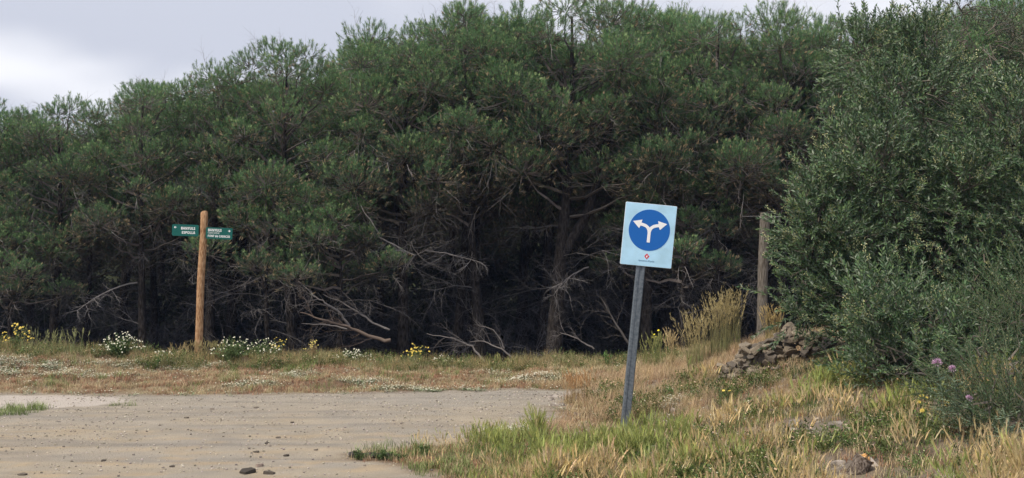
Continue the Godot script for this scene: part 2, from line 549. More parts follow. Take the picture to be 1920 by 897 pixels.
func plant_olives() -> void:
	rng.seed = 77
	var g := [Color(0.078, 0.14, 0.066), Color(0.095, 0.165, 0.076), Color(0.06, 0.11, 0.06), Color(0.14, 0.185, 0.125), Color(0.135, 0.205, 0.085), Color(0.21, 0.25, 0.185)]
	var shoots := make_shoots(0.066, 0.0165, 10, 0.26, g, true)
	var o := thing("olive_tree", ground_at(1750, 10.9))
	tag(o, "big grey green olive tree in full leaf right of the stone wall", "olive tree")
	leafy_tree(o, shoots, [lobe(1550, 475, 10.5, 85, 125), lobe(1532, 420, 10.6, 56, 70), lobe(1522, 405, 10.5, 40, 48), lobe(1514, 510, 10.5, 36, 66), lobe(1540, 350, 10.7, 50, 50), lobe(1640, 340, 10.5, 105, 140), lobe(1700, 190, 10.8, 100, 110), lobe(1640, 570, 10.3, 130, 110), lobe(1800, 400, 10.3, 130, 170),
		lobe(1625, 105, 11.4, 90, 45), lobe(1740, 120, 11.0, 70, 80), lobe(1910, 300, 10.1, 120, 180), lobe(1860, 555, 9.9, 90, 90), lobe(1650, 655, 9.6, 65, 55), lobe(1690, 690, 9.2, 95, 62), lobe(1770, 650, 9.2, 90, 80), lobe(1680, 600, 9.5, 100, 80), lobe(1860, 640, 9.6, 110, 70), lobe(1960, 660, 9.4, 100, 110), lobe(1640, 650, 10.6, 60, 50), lobe(1700, 655, 10.6, 95, 75), lobe(1790, 640, 10.8, 90, 100), lobe(1880, 620, 10.8, 100, 110), lobe(1990, 480, 9.7, 110, 200), lobe(1720, 470, 11.2, 160, 220), lobe(1500, 560, 10.7, 45, 60)],
		330.0, [ground_at(1750, 10.9) - Vector3(0, 0.1, 0), at(1745, 640, 10.95), at(1735, 560, 10.9), at(1730, 500, 10.9)], 0.17, 0.5, M.bark)
	var dull := [col(0.07, 0.085, 0.05), col(0.09, 0.09, 0.06), col(0.055, 0.075, 0.045), col(0.12, 0.12, 0.09)]
	var s2 := make_shoots(0.045, 0.011, 8, 0.24, dull, false)
	var b := thing("olive_tree", ground_at(1960, 13.6))
	tag(b, "duller sparse olive tree behind, top right, sky showing through", "olive tree")
	leafy_tree(b, s2, [lobe(1830, 70, 13.2, 85, 80), lobe(1930, 90, 13.4, 110, 120), lobe(1900, 200, 13.2, 110, 110), lobe(1780, 130, 13.5, 60, 70), lobe(2030, 140, 13.5, 110, 190), lobe(1800, 10, 13.4, 60, 40)],
		125.0, [ground_at(1960, 13.6) - Vector3(0, 0.1, 0), at(1955, 500, 13.6), at(1940, 330, 13.5)], 0.12, 0.3, M.bark)
	var fine := [col(0.045, 0.09, 0.038), col(0.06, 0.115, 0.045), col(0.04, 0.075, 0.035), col(0.08, 0.125, 0.065)]
	var s3 := make_shoots(0.034, 0.005, 20, 0.3, fine, false)
	var sp := ground_at(1900, 7.5)
	var sh := thing("feathery_shrub", sp)
	tag(sh, "dark fine leaved feathery shrub below the olive at right edge", "shrub")
	leafy_tree(sh, s3, [lobe(1900, 720, 7.4, 95, 110), lobe(1840, 790, 7.2, 65, 60), lobe(1950, 620, 7.7, 90, 110), lobe(1800, 735, 7.6, 45, 60), lobe(1930, 820, 6.8, 110, 70), lobe(1830, 640, 8.2, 60, 70), lobe(2010, 740, 7.2, 110, 150), lobe(1880, 785, 6.9, 85, 50), lobe(1950, 790, 6.8, 90, 60)],
		260.0, [sp - Vector3(0, 0.05, 0), sp + Vector3(0.02, 0.08, 0), sp + Vector3(0, 0.16, 0)], 0.03, 0.55, M.bark)

# ------------------------------------------------------------------ signs and posts
func flat_shape(poly: PackedVector2Array, depth: float, k: float) -> ArrayMesh:   # an upright sheet of that outline, scaled by k
	var st := SurfaceTool.new()
	st.begin(Mesh.PRIMITIVE_TRIANGLES)
	st.set_smooth_group(-1)
	if Geometry2D.is_polygon_clockwise(poly): poly.reverse()
	var t := Geometry2D.triangulate_polygon(poly)
	for z in [depth, 0.0]:
		for i in range(0, t.size(), 3):
			var tri := [t[i], t[i + 1], t[i + 2]]
			var area: float = (poly[tri[1]] - poly[tri[0]]).cross(poly[tri[2]] - poly[tri[0]])
			if (area > 0) == (z > 0.0): tri.reverse()
			for q in tri: st.add_vertex(Vector3(poly[q].x * k, poly[q].y * k, z))
	for i in poly.size():
		var a := poly[i] * k
		var b := poly[(i + 1) % poly.size()] * k
		for p in [Vector3(a.x, a.y, 0), Vector3(a.x, a.y, depth), Vector3(b.x, b.y, depth), Vector3(a.x, a.y, 0), Vector3(b.x, b.y, depth), Vector3(b.x, b.y, 0)]:
			st.add_vertex(p)
	st.generate_normals()
	return st.commit()
func rounded(w: float, h: float, r: float) -> PackedVector2Array:
	var p := PackedVector2Array()
	for c in [[w / 2 - r, h / 2 - r, 0.0], [-w / 2 + r, h / 2 - r, PI / 2], [-w / 2 + r, -h / 2 + r, PI], [w / 2 - r, -h / 2 + r, -PI / 2]]:
		for i in 5:
			var a: float = c[2] + i * PI / 8
			p.append(Vector2(c[0] + r * cos(a), c[1] + r * sin(a)))
	return p
func lettering(parent: Node3D, text: String, size: float, pos: Vector3, m: Material, bold: bool, align := HORIZONTAL_ALIGNMENT_CENTER, squeeze := 1.0) -> MeshInstance3D:
	var f := SystemFont.new()
	f.font_names = PackedStringArray(["Droid Sans"])
	f.font_weight = 700 if bold else 400
	var t := TextMesh.new()
	t.font = f
	t.text = text
	t.font_size = 64
	t.pixel_size = size / 64.0
	t.depth = 0.0008
	t.curve_step = 2.0
	t.horizontal_alignment = align
	var o := part(parent, "lettering", t, m)
	o.position = pos
	o.scale = Vector3(squeeze, 1, 1)
	return o

func blue_sign() -> void:
	var base := ground_at(1172, 10.4)
	var root := thing("turn_sign", base)
	root.rotation = Vector3(0.02, 0.0, -deg_to_rad(5.45))
	tag(root, "leaning blue and white sign with forked white arrow on grey steel post", "road sign")
	var top: float = at(1200, 494, 10.4).y - base.y
	# folded steel post: a web with two turned flanges
	var prof := PackedVector2Array([Vector2(-0.043, -0.03), Vector2(-0.043, 0.018), Vector2(-0.036, 0.025), Vector2(-0.014, 0.025), Vector2(-0.011, 0.019), Vector2(0.011, 0.019), Vector2(0.014, 0.025), Vector2(0.036, 0.025), Vector2(0.043, 0.018), Vector2(0.043, -0.03), Vector2(0.039, -0.03), Vector2(0.039, 0.016), Vector2(-0.039, 0.016), Vector2(-0.039, -0.03)])
	var pm := flat_shape(prof, 1.0, 1.0)
	var post := part(root, "post", pm, M.steel)
	# the profile lies in x/y and is drawn along z: stand it up
	post.transform = Transform3D(Basis(Vector3(1, 0, 0), Vector3(0, 0, 1), Vector3(0, top + 0.42, 0)), Vector3(0, -0.12, -0.028))
	var panel := Node3D.new()
	panel.name = "panel"
	root.add_child(panel)
	panel.position = Vector3(0.042, top + 0.286, 0.0)
	var u := 0.000928
	part(panel, "board", flat_shape(rounded(0.494, 0.602, 0.008), 0.012, 1.0), M.pale_blue)
	part(panel, "rim", flat_shape(rounded(0.5, 0.608, 0.01), 0.008, 1.0), M.white_edge).position.z = -0.001
	var circle := PackedVector2Array()
	for i in 64: circle.append(Vector2(cos(i * TAU / 64), sin(i * TAU / 64)) * 216)
	var cp := Vector3(0.002, 0.049, 0.0125)
	part(panel, "blue_disc", flat_shape(circle, 0.0015, u), M.sign_blue).position = cp
	var arrow: Array = [PackedVector2Array([Vector2(-16, -129), Vector2(16, -129), Vector2(16, -20), Vector2(12, 30), Vector2(-12, 30), Vector2(-16, -20)])]
	for s in [-1.0, 1.0]:
		var mid := [Vector2(0, -24), Vector2(6, 3), Vector2(20, 27), Vector2(42, 43), Vector2(70, 52), Vector2(100, 57)]
		var a := PackedVector2Array()
		var b := PackedVector2Array()
		for i in mid.size():
			var d: Vector2 = (mid[mini(i + 1, 5)] - mid[maxi(i - 1, 0)]).normalized().orthogonal() * 16
			a.append((mid[i] + d) * Vector2(s, 1))
			b.append((mid[i] - d) * Vector2(s, 1))
		b.reverse()
		a.append_array(b)
		for poly in [a, PackedVector2Array([Vector2(179 * s, 80), Vector2(83 * s, 103), Vector2(92 * s, 62), Vector2(96 * s, 40), Vector2(110 * s, 12)])]:
			arrow[0] = Geometry2D.merge_polygons(arrow[0], poly)[0]
	part(panel, "white_arrow", flat_shape(arrow[0], 0.001, u), M.sign_white).position = cp + Vector3(0, 0, 0.0018)
	var lp := Vector3(0.002, 0.049 - 275 * u, 0.0125)
	part(panel, "emblem", flat_shape(PackedVector2Array([Vector2(0, 31), Vector2(27, 0), Vector2(0, -31), Vector2(-27, 0)]), 0.001, u), M.sign_red).position = lp
	part(panel, "emblem_mark", flat_shape(PackedVector2Array([Vector2(3, 14), Vector2(-9, -2), Vector2(-4, -12), Vector2(4, -14), Vector2(7, 2)]), 0.001, u), M.sign_white).position = lp + Vector3(0, 0, 0.0014)
	lettering(panel, "Ajuntament d'Espolla", 0.02, lp + Vector3(0, -0.045, 0.0004), M.sign_ink, false, HORIZONTAL_ALIGNMENT_CENTER, 0.82)

func arrow_mark(flip: float) -> PackedVector2Array:
	var p := PackedVector2Array([Vector2(26, 0), Vector2(2, 26), Vector2(-6, 18), Vector2(6, 6), Vector2(-26, 6), Vector2(-26, -6), Vector2(6, -6), Vector2(-6, -18), Vector2(2, -26)])
	for i in p.size(): p[i].x *= flip
	return p
func trail_post() -> void:
	var d := 16.5
	var base := ground_at(370, d)
	var root := thing("trail_signpost", base)
	tag(root, "wooden trail signpost with two dark green arrow boards", "signpost")
	root.rotation.z = -deg_to_rad(2.55)
	var H: float = at(383, 399, d).y - base.y
	var pts := []
	var rad := []
	for i in 15:
		var f := i / 14.0
		pts.append(Vector3(0.006 * sin(f * 9), -0.1 + (H + 0.1) * f, 0.004 * cos(f * 7)))
		rad.append(0.060 - 0.006 * f)
	pts.append(Vector3(0, H + 0.006, 0))
	rad.append(0.049)
	part(root, "post", tube(pts, rad, 20, 0.05), M.timber)
	var s := d / LENS
	for a in [[-1.0, 350.5, 433.5, -0.6], [1.0, 414.0, 436.5, -2.8]]:
		var b := Node3D.new()
		b.name = "arrow_board"
		root.add_child(b, true)
		var y: float = at(380, a[2], d).y - base.y
		b.position = Vector3(a[0] * 0.262, y, 0.048)
		b.rotation.z = deg_to_rad(2.55 - 2.2 + (a[3] + 1.4) * 0.4)
		part(b, "board", flat_shape(rounded(0.41, 0.178, 0.024), 0.014, 1.0), M.board_green)
		var k := 0.00065
		if a[0] < 0:
			part(b, "white_arrow", flat_shape(arrow_mark(-1.0), 0.001, k * 1.1), M.sign_white).position = Vector3(-0.155, 0.043, 0.0145)
			lettering(b, "BANYULS", 0.056, Vector3(0.155, 0.03, 0.0149), M.sign_white, true, HORIZONTAL_ALIGNMENT_RIGHT, 0.9)
			lettering(b, "ESPOLLA", 0.056, Vector3(0.155, -0.035, 0.0149), M.sign_white, true, HORIZONTAL_ALIGNMENT_RIGHT, 0.9)
		else:
			part(b, "white_arrow", flat_shape(arrow_mark(1.0), 0.001, k * 1.1), M.sign_white).position = Vector3(0.155, 0.043, 0.0145)
			lettering(b, "BANYULS", 0.056, Vector3(-0.175, 0.045, 0.0149), M.sign_white, true, HORIZONTAL_ALIGNMENT_LEFT, 0.86)
			lettering(b, "Camí entral", 0.036, Vector3(-0.175, 0.004, 0.0149), M.sign_white, false, HORIZONTAL_ALIGNMENT_LEFT, 0.95)
			lettering(b, "FONT de CADACÀS", 0.046, Vector3(-0.175, -0.045, 0.0149), M.sign_white, true, HORIZONTAL_ALIGNMENT_LEFT, 0.86)

func fence_post() -> void:
	var d := 14.3
	var base := ground_at(1427, d)
	var root := thing("fence_post", base)
	tag(root, "grey weathered round fence post beside the olive", "fence post")
	root.rotation.z = -deg_to_rad(1.6)
	var H: float = at(1434, 399, d).y - base.y
	var pts := []
	var rad := []
	for i in 12:
		var f := i / 11.0
		pts.append(Vector3(0.004 * sin(f * 8), -0.15 + (H + 0.15) * f, 0))
		rad.append(0.068 - 0.002 * f)
	part(root, "post", tube(pts, rad, 16, 0.09), M.grey_wood)
	var w := Soup.new()
	var y := H - 0.05
	var p := Vector3(0.055, y, 0.05)
	for i in 3:
		var q := Vector3(0.06 + (i + 1) * 0.25, y + 0.02 * sin(i * 0.5), 0.05)
		w.stick(p, q, 0.0022, 0.0022, Color(0.45, 0.45, 0.44))
		p = q
	p = Vector3(-0.06, y, 0.05)
	for i in 5:
		var q := p + Vector3(-0.05, -0.002, 0)
		w.stick(p, q, 0.0018, 0.0018, Color(0.35, 0.35, 0.34))
		p = q
	part(root, "wire", w.mesh(), M.steel_plain)

# ------------------------------------------------------------------ stones
func slab_mesh(n: int, flat: float) -> ArrayMesh:     # an irregular slate with chipped edges, about one unit wide
	var st := SurfaceTool.new()
	st.begin(Mesh.PRIMITIVE_TRIANGLES)
	st.set_smooth_group(-1)
	var rings := []
	for y in [[-0.5, 0.9], [-0.25, 1.0], [0.38, 0.97], [0.5, 0.88]]:
		rings.append([y[0] * flat, y[1], []])
	var reach := []
	for i in n: reach.append(rf(0.3, 0.6))
	var tilt := rf(-0.12, 0.12)
	for r in rings:
		for i in n:
			var a := i * TAU / n
			r[2].append(Vector3(cos(a) * reach[i] * r[1] * rf(0.95, 1.05), r[0] * rf(0.85, 1.15) + cos(a) * tilt * flat, sin(a) * reach[i] * r[1] * 0.8 * rf(0.95, 1.05)))
	for k in 3:
		for i in n:
			var j := (i + 1) % n
			for p in [rings[k][2][i], rings[k + 1][2][j], rings[k + 1][2][i], rings[k][2][i], rings[k][2][j], rings[k + 1][2][j]]: st.add_vertex(p)
	for i in range(1, n - 1):
		for p in [rings[3][2][0], rings[3][2][i], rings[3][2][i + 1], rings[0][2][0], rings[0][2][i + 1], rings[0][2][i]]: st.add_vertex(p)
	st.generate_normals()
	return st.commit()

func build_wall() -> void:
	rng.seed = 404
	var shapes := []
	for i in 14: shapes.append(slab_mesh(5 + i % 3, rf(0.18, 0.5)))
	var root := thing("dry_stone_wall", ground_at(1480, 12.0))
	tag(root, "tumbled dry stone wall of flat brown slates under the olive", "stone wall")
	var tops := [[1345, 716], [1372, 685], [1395, 646], [1430, 648], [1452, 632], [1480, 616], [1520, 622], [1560, 636], [1620, 655], [1700, 690], [1780, 700]]
	for i in 520:
		var x := lerpf(1345, 1700, pow(rf(0, 1), 0.8))
		var d := 12.0 + rf(-0.4, 0.35) - 0.5 * (x - 1480) / 300.0
		var g := ground_at(x, d)
		var topy := at(x, lin(tops, x), d).y
		var y := lerpf(g.y - 0.02, maxf(topy, g.y + 0.05), pow(rf(0, 1), 0.8))
		d -= 0.22 * (1.0 - clampf((y - g.y) / 0.5, 0.0, 1.0)) 
		var o := part(root, "stone", shapes[i % 14], M.slates[i % 4])
		var s := rf(0.07, 0.2) if i > 24 else rf(0.2, 0.3)
		o.transform = Transform3D(Basis.from_euler(Vector3(rf(-0.75, 0.75), rf(0, TAU), rf(-0.75, 0.75))).scaled_local(Vector3(s, s * rf(0.4, 0.9), s)), Vector3((x - 960) / LENS * d, y, -d) - root.position)
	var cap := part(root, "stone", shapes[3], M.slates[3])
	cap.transform = Transform3D(Basis.from_euler(Vector3(1.25, 0.2, 0.5)).scaled_local(Vector3(0.13, 0.1, 0.17)), at(1489, 622, 11.9) - root.position)

func loose_stones() -> void:
	rng.seed = 91
	var shapes := []
	for i in 6: shapes.append(slab_mesh(5 + i % 3, rf(0.35, 0.6)))
	var dark := [
		[463, 888, 0.19, 0.36, 0, "largest dark flat slate at bottom of the track", 0.15], [504, 891, 0.085, 0.7, 1, "rounded dark stone beside the largest slate", 0.4], [487, 876, 0.07, 0.75, 2, "small pinkish stone behind the largest slate", 1.0],
		[501, 834, 0.055, 0.8, 3, "small dark stone on the track above the three front stones", 0.2], [481, 849, 0.08, 0.28, 4, "thin dark flake between the front stones and small dark stone", 0.3], [536, 856, 0.06, 0.55, 5, "dark stone right of the thin flake", 0.25],
		[548, 794, 0.05, 0.7, 0, "small dark stone in the middle of the track, highest one", 0.3], [522, 822, 0.06, 0.4, 1, "small flat brown stone behind the front stones", 0.5], [350, 785, 0.06, 0.5, 2, "small stone on the track below the wooden signpost", 0.4],
		[193, 866, 0.06, 0.5, 3, "small dark stone at lower left of the track", 0.35], [323, 876, 0.06, 0.45, 4, "small dark stone left of the front stones", 0.3], [42, 892, 0.08, 0.4, 5, "grey stone at the lower left corner", 0.5],
		[592, 845, 0.06, 0.35, 0, "small flat stone between track centre and mossy log", 0.6], [398, 768, 0.06, 0.45, 1, "small pale stone far on the track right of signpost", 0.9], [480, 766, 0.07, 0.4, 2, "greyish stone on the far part of the track", 0.7]]
	for s in dark:
		var p := seen_ground(s[0], s[1])
		var k: float = s[6]
		var m := relief(triplanar(mat(Color(0.28, 0.23, 0.185) * k + Color(0.035, 0.03, 0.025) if k < 1 else Color(0.42, 0.33, 0.28), 0.85), M.grain, Vector3.ONE * 9), M.grain, 0.6)
		var o := part(self, "stone", shapes[s[4]], m)
		o.transform = Transform3D(Basis.from_euler(Vector3(rf(-0.15, 0.15), rf(0, TAU), rf(-0.12, 0.12))).scaled_local(Vector3(s[2], s[2] * s[3], s[2])), p + Vector3(0, s[2] * s[3] * 0.12, 0))
		tag(o, s[5], "stone", "loose stones on the dirt track")
	var xf := []
	var tint := []
	for i in 30000:
		var d := lerpf(7.4, 13.2, pow(rf(0, 1), 0.8))
		var x := rf(-7.2, 1.2)
		var ins := road_in(x, d)
		if ins < -0.15: continue
		if na.get_noise_2d(x * 30, d * 60) < rf(-0.5, 0.35): continue
		var s := 0.006 + 0.022 * pow(rf(0, 1), 6.0)
		xf.append(Transform3D(Basis.from_euler(Vector3(rf(-0.4, 0.4), rf(0, TAU), rf(-0.4, 0.4))).scaled_local(Vector3(s, s * rf(0.6, 1.2), s)), Vector3(x, height(x, d) + s * 0.12, -d)))
		var k := rf(0.16, 0.52)
		tint.append(Color(k, k * rf(0.84, 0.92), k * rf(0.66, 0.82)))
	swarm("gravel", slab_mesh(6, 0.6), M.tinted, xf, tint, "loose gravel scattered over the dirt track", "gravel")
	xf = []; tint = []
	for i in 5200:
		var d := rf(5.7, 12.6)
		var x := rf(0.4, 4.6)
		if na.get_noise_2d(x * 40 + 77, d * 40) * 0.5 + 0.5 < rf(0.45, 0.62): continue
		var s := 0.025 + 0.11 * pow(rf(0, 1), 4.0)
		xf.append(Transform3D(Basis.from_euler(Vector3(rf(-0.5, 0.5), rf(0, TAU), rf(-0.5, 0.5))).scaled_local(Vector3(s, s * rf(0.5, 1.0), s)), Vector3(x, height(x, d), -d)))
		var k := rf(0.14, 0.36)
		tint.append(Color(k, k * 0.88, k * 0.78))
	swarm("rubble", slab_mesh(7, 0.45), M.tinted, xf, tint, "broken slate rubble on the bare earth of the bank", "rubble")

# ------------------------------------------------------------------ grass and flowers
func blade(t: Soup, p: Vector3, dir: Vector3, h: float, w: float, lean: float, k: Color, k2: Color, seg := 3) -> Vector3:
	var side := dir.cross(Vector3.UP).normalized() * w * 0.5
	var q := p
	var last := side
	for i in seg:
		var f := float(i + 1) / seg
		var e := p + Vector3(0, h * f * (1 - 0.25 * lean * f), 0) + dir * lean * h * f * f
		var s := side * (1.0 - f * 0.92)
		var kk := k.lerp(k2, f)
		t.tri(q - last, q + last, e + s, kk)
		if i < seg - 1: t.tri(q - last, e + s, e - s, kk)
		q = e
		last = s
	return q
func flat_dir() -> Vector3:
	var a := rf(0, TAU)
	return Vector3(cos(a), 0, sin(a))
func barley_tuft(stalk: Color, head: Color, n: int, h: float) -> Soup:
	var t := Soup.new()
	for i in n:
		var p := flat_dir() * rf(0, 0.05)
		var d := flat_dir()
		var lean := rf(0.02, 0.5)
		var tip := blade(t, p, d, h * rf(0.7, 1.1), 0.0029, lean, stalk * rf(0.8, 1.2), stalk.lerp(head, 0.3))
		var hd := (Vector3.UP + d * (0.1 + lean * 1.2)).normalized()
		var L := rf(0.05, 0.08)
		var k := head * rf(0.8, 1.2)
		t.stick(tip - hd * 0.006, tip + hd * L * 0.4, 0.0035, 0.0056, k)
		t.stick(tip + hd * L * 0.4, tip + hd * L, 0.0056, 0.002, k)
		for a in 12:
			var o := tip + hd * L * rf(0.1, 0.9)
			var ad := (hd + rdir() * 0.35).normalized()
			var s := ad.cross(rdir()).normalized() * 0.0011
			t.tri(o - s, o + s, o + ad * rf(0.04, 0.065), k * 1.1)
	for i in n + 3:
		blade(t, flat_dir() * rf(0, 0.05), flat_dir(), h * rf(0.4, 0.8), 0.0032, rf(0.2, 0.8), stalk * rf(0.7, 1.2), stalk * rf(0.9, 1.3))
	return t
func wisp_tuft(n: int, h: float, w: float, k: Color, k2: Color, spread: float) -> Soup:
	var t := Soup.new()
	for i in n:
		blade(t, flat_dir() * rf(0, spread), flat_dir(), h * rf(0.5, 1.15), w, rf(0.15, 0.9), k * rf(0.75, 1.25), k2 * rf(0.8, 1.2), 2)
	return t
func mat_clump() -> Soup:
	var t := Soup.new()
	for i in 16:
		var p := Vector3(rf(-0.07, 0.07), rf(0.0, 0.02), rf(-0.07, 0.07))
		leaf(t, p, (flat_dir() + Vector3(0, rf(0.2, 0.9), 0)).normalized(), Vector3.UP, rf(0.02, 0.035), 0.01, col(0.24, 0.28, 0.17, 0.3))
	for i in 5:
		var p := Vector3(rf(-0.08, 0.08), rf(0.025, 0.05), rf(-0.08, 0.08))
		var n := (Vector3.UP + rdir() * 0.5).normalized()
		var b := grow(n, rf(0, TAU), rf(0.005, 0.009))
		for g in 5:
			t.tri(p, p + b * Vector3(cos(g * 1.2566), 0.1, sin(g * 1.2566)), p + b * Vector3(cos((g + 1) * 1.2566), 0.1, sin((g + 1) * 1.2566)), Color(0.70, 0.69, 0.56))
	return t

func in_spots(x: float, d: float, spots: Array) -> float:   # spots: [px, py, rx, ry] as seen ground patches, precomputed to world
	var best := 0.0
	for s in spots:
		var q := Vector2((x - s[0]) / s[2], (d - s[1]) / s[3]).length()
		best = maxf(best, 1.0 - q)
	return best
func spots_from(list: Array) -> Array:
	var out := []
	for s in list:
		var p := seen_ground(s[0], s[1])
		var k := -p.z / LENS
		out.append([p.x, -p.z, s[2] * k, s[3]])
	return out

func sow() -> void:
	rng.seed = 2024
	# short dry growth over berm and bank edge
	var kinds := [["dry_grass", wisp_tuft(11, 0.085, 0.004, Color(0.34, 0.26, 0.15), Color(0.5, 0.41, 0.25), 0.05), "short straw coloured grass over the berm and bank"],
		["red_weeds", wisp_tuft(10, 0.06, 0.006, Color(0.24, 0.12, 0.075), Color(0.36, 0.2, 0.12), 0.06), "short reddish dry weeds over the berm"],
		["green_grass", wisp_tuft(12, 0.1, 0.005, Color(0.09, 0.14, 0.04), Color(0.2, 0.25, 0.09), 0.05), "short green grass on the berm and track edges"]]
	var greens := spots_from([[40, 655, 150, 0.7], [250, 650, 80, 0.5], [450, 662, 130, 0.6], [560, 692, 45, 0.5], [700, 668, 120, 0.4], [900, 676, 300, 0.25], [30, 771, 60, 0.5], [760, 850, 110, 0.35], [900, 870, 140, 0.8], [230, 762, 30, 0.1], [840, 880, 80, .4], [940, 695, 40, .4]])
	for k in 3:
		var xf := []
		var tint := []
		for i in [60000, 34000, 40000][k]:
			var d := rf(5.6, 17.3)
			var x := rf(-9.3, 5.0)
			if absf(x) > d * 0.53 + 0.3: continue
			var ins := road_in(x, d)
			var g := in_spots(x, d, greens)
			var n := na.get_noise_2d(x * 35 + k * 300, d * 35) * 0.5 + 0.5
			if k == 2:
				if g < rf(0.0, 0.5) and (ins > -0.2 or n < rf(0.5, 0.95)): continue
			else:
				if ins > rf(-0.5, 0.05): continue
				if n < rf(0.2, 0.6): continue
				if x > 0.8 and d < 11.0 and rf(0, 1) < 0.5: continue
			if d < 6.9 and absf(x - 2.15) < 0.06 and d < 6.7: continue
			var s := rf(0.6, 1.35)
			if k == 0 and x > 0.5: s *= 1.3
			xf.append(Transform3D(Basis(Vector3.UP, rf(0, TAU)).scaled_local(Vector3(s, s * rf(0.7, 1.2), s)), Vector3(x, height(x, d) - 0.006, -d)))
			var b := rf(0.75, 1.25)
			tint.append(Color(b, b * rf(0.92, 1.05), b))
		swarm(kinds[k][0], kinds[k][1].mesh(), M.grass, xf, tint, kinds[k][2], "grass")
	var crest := wisp_tuft(12, 0.2, 0.0045, Color(0.14, 0.16, 0.06), Color(0.34, 0.3, 0.15), 0.06)
	var cx := []
	var ct := []
	for i in 7000:
		var d := rf(15.3, 16.9)
		var x := rf(-8.9, 3.2)
		if na.get_noise_2d(x * 45, 900 + d * 12) * 0.5 + 0.5 < rf(0.3, 0.75): continue
		var s := rf(0.45, 1.25)
		cx.append(Transform3D(Basis(Vector3.UP, rf(0, TAU)).scaled_local(Vector3(1, s, 1)), Vector3(x, height(x, d) - 0.01, -d)))
		var b := rf(0.7, 1.2)
		ct.append(Color(b * rf(0.8, 1.3), b, b))
	swarm("crest_grass", crest.mesh(), M.grass, cx, ct, "uneven green and straw grass along the crest of the berm", "grass")
	# white flowering mats
	var whites := spots_from([[60, 692, 120, 0.7], [20, 680, 80, 0.5], [280, 687, 160, 0.35], [160, 708, 120, 0.3], [470, 722, 60, 0.25], [760, 731, 70, 0.35], [850, 736, 70, 0.35], [1000, 712, 90, 0.5], [1065, 708, 50, 0.4], [930, 700, 30, .3], [1260, 755, 85, 0.5], [965, 806, 75, 0.55], [380, 690, 70, .3], [560, 706, 60, .3], [690, 720, 60, .3], [1190, 775, 40, .3]])
	var weed := Soup.new()
	for i in 9:
		var d := flat_dir()
		var tip := blade(weed, d * rf(0, 0.05), d, rf(0.08, 0.2), 0.005, rf(0.1, 0.7), Color(0.09, 0.14, 0.045), Color(0.12, 0.17, 0.06))
		for j in 9:
			leaf(weed, d * 0.03 + tip * rf(0.25, 1.0), (rdir() + Vector3(0, 0.6, 0)).normalized(), (Vector3.UP + rdir() * 0.4).normalized(), rf(0.02, 0.045), 0.011, col(0.095, 0.15, 0.05, 0.35))
		if i < 3:
			for g in 4: weed.tri(tip, tip + rdir() * 0.011, tip + rdir() * 0.011, Color(0.62, 0.6, 0.45))
	var wx := []
	var wt := []
	for i in 4200:
		var on_bank := i > 1500
		var d := rf(5.7, 12.5) if on_bank else rf(15.2, 16.8)
		var x := rf(0.2, 4.6) if on_bank else rf(-8.9, 2.6)
		if on_bank and x > d * 0.53: continue
		if d < 6.9 and absf(x - 2.15) < 0.2 + 0.1 * (6.9 - d): continue
		if na.get_noise_2d(x * 40 - 500, d * 25) * 0.5 + 0.5 < rf(0.4, 0.7): continue
		if on_bank and (road_in(x, d) > -0.3 or (x > 2.2 and d > 11.0) or (d > 8.9 and d < 10.6 and absf(x - 1.1) < 0.8)): continue
		var s := rf(0.5, 1.2)
		wx.append(Transform3D(Basis(Vector3.UP, rf(0, TAU)).scaled_local(Vector3(s, s, s)), Vector3(x, height(x, d) - 0.01, -d)))
		var b := rf(0.7, 1.3)
		wt.append(Color(b * rf(0.9, 1.5), b, b * rf(0.8, 1.1)))
	swarm("green_weeds", weed.mesh(), M.grass, wx, wt, "mixed small green weeds fringing the berm and dotting the bank", "weeds")
	var xf := []
	var tint := []
	for i in 60000:
		var d := rf(9.0, 16.9)
		var x := rf(-8.8, 2.6)
		var g := in_spots(x, d, whites)
		if g < rf(0.02, 0.6) and rf(0, 1) > 0.03: continue
		if road_in(x, d) > 0.1: continue
		if na.get_noise_2d(x * 70, d * 70 + 99) < rf(-0.4, 0.2): continue
		xf.append(Transform3D(Basis(Vector3.UP, rf(0, TAU)).scaled_local(Vector3.ONE * rf(0.7, 1.3)), Vector3(x, height(x, d) - 0.004, -d)))
		var b := rf(0.8, 1.1)
		tint.append(Color(b, b, b))
	swarm("white_flower_mats", mat_clump().mesh(), M.grass, xf, tint, "low mats of tiny white flowers on the berm and bank", "flowers")
	# barley on the bank
	var straw := Color(0.56, 0.45, 0.27)
	var sets := [["golden_barley_grass", barley_tuft(Color(0.22, 0.25, 0.1), straw, 4, 0.19), "golden wild barley grass on the bank at right"],
		["green_barley_grass", barley_tuft(Color(0.085, 0.19, 0.035), Color(0.27, 0.31, 0.11), 5, 0.23), "green wild barley grass around the foot of the blue sign"],
		["pinkish_dry_grass", wisp_tuft(16, 0.2, 0.0028, Color(0.33, 0.25, 0.155), Color(0.49, 0.37, 0.255), 0.07), "fine pinkish dry grass on the bank behind the blue sign"]]
	var lush := spots_from([[1000, 850, 130, 0.9], [1100, 830, 130, 0.8], [1200, 840, 130, 0.9], [1060, 880, 120, 0.6], [940, 830, 60, 0.5], [1420, 690, 60, 0.5], [1580, 735, 60, 0.4], [1500, 700, 50, .5]])
	var bare := spots_from([[1410, 765, 110, 0.9], [1600, 830, 120, 0.9], [1500, 800, 80, .5], [1720, 740, 90, 1.0], [1620, 890, 110, 0.8], [1860, 800, 130, 1.4], [1900, 700, 90, 1.0], [1660, 760, 120, 0.9], [1480, 705, 190, 0.9], [1790, 800, 60, .4]])
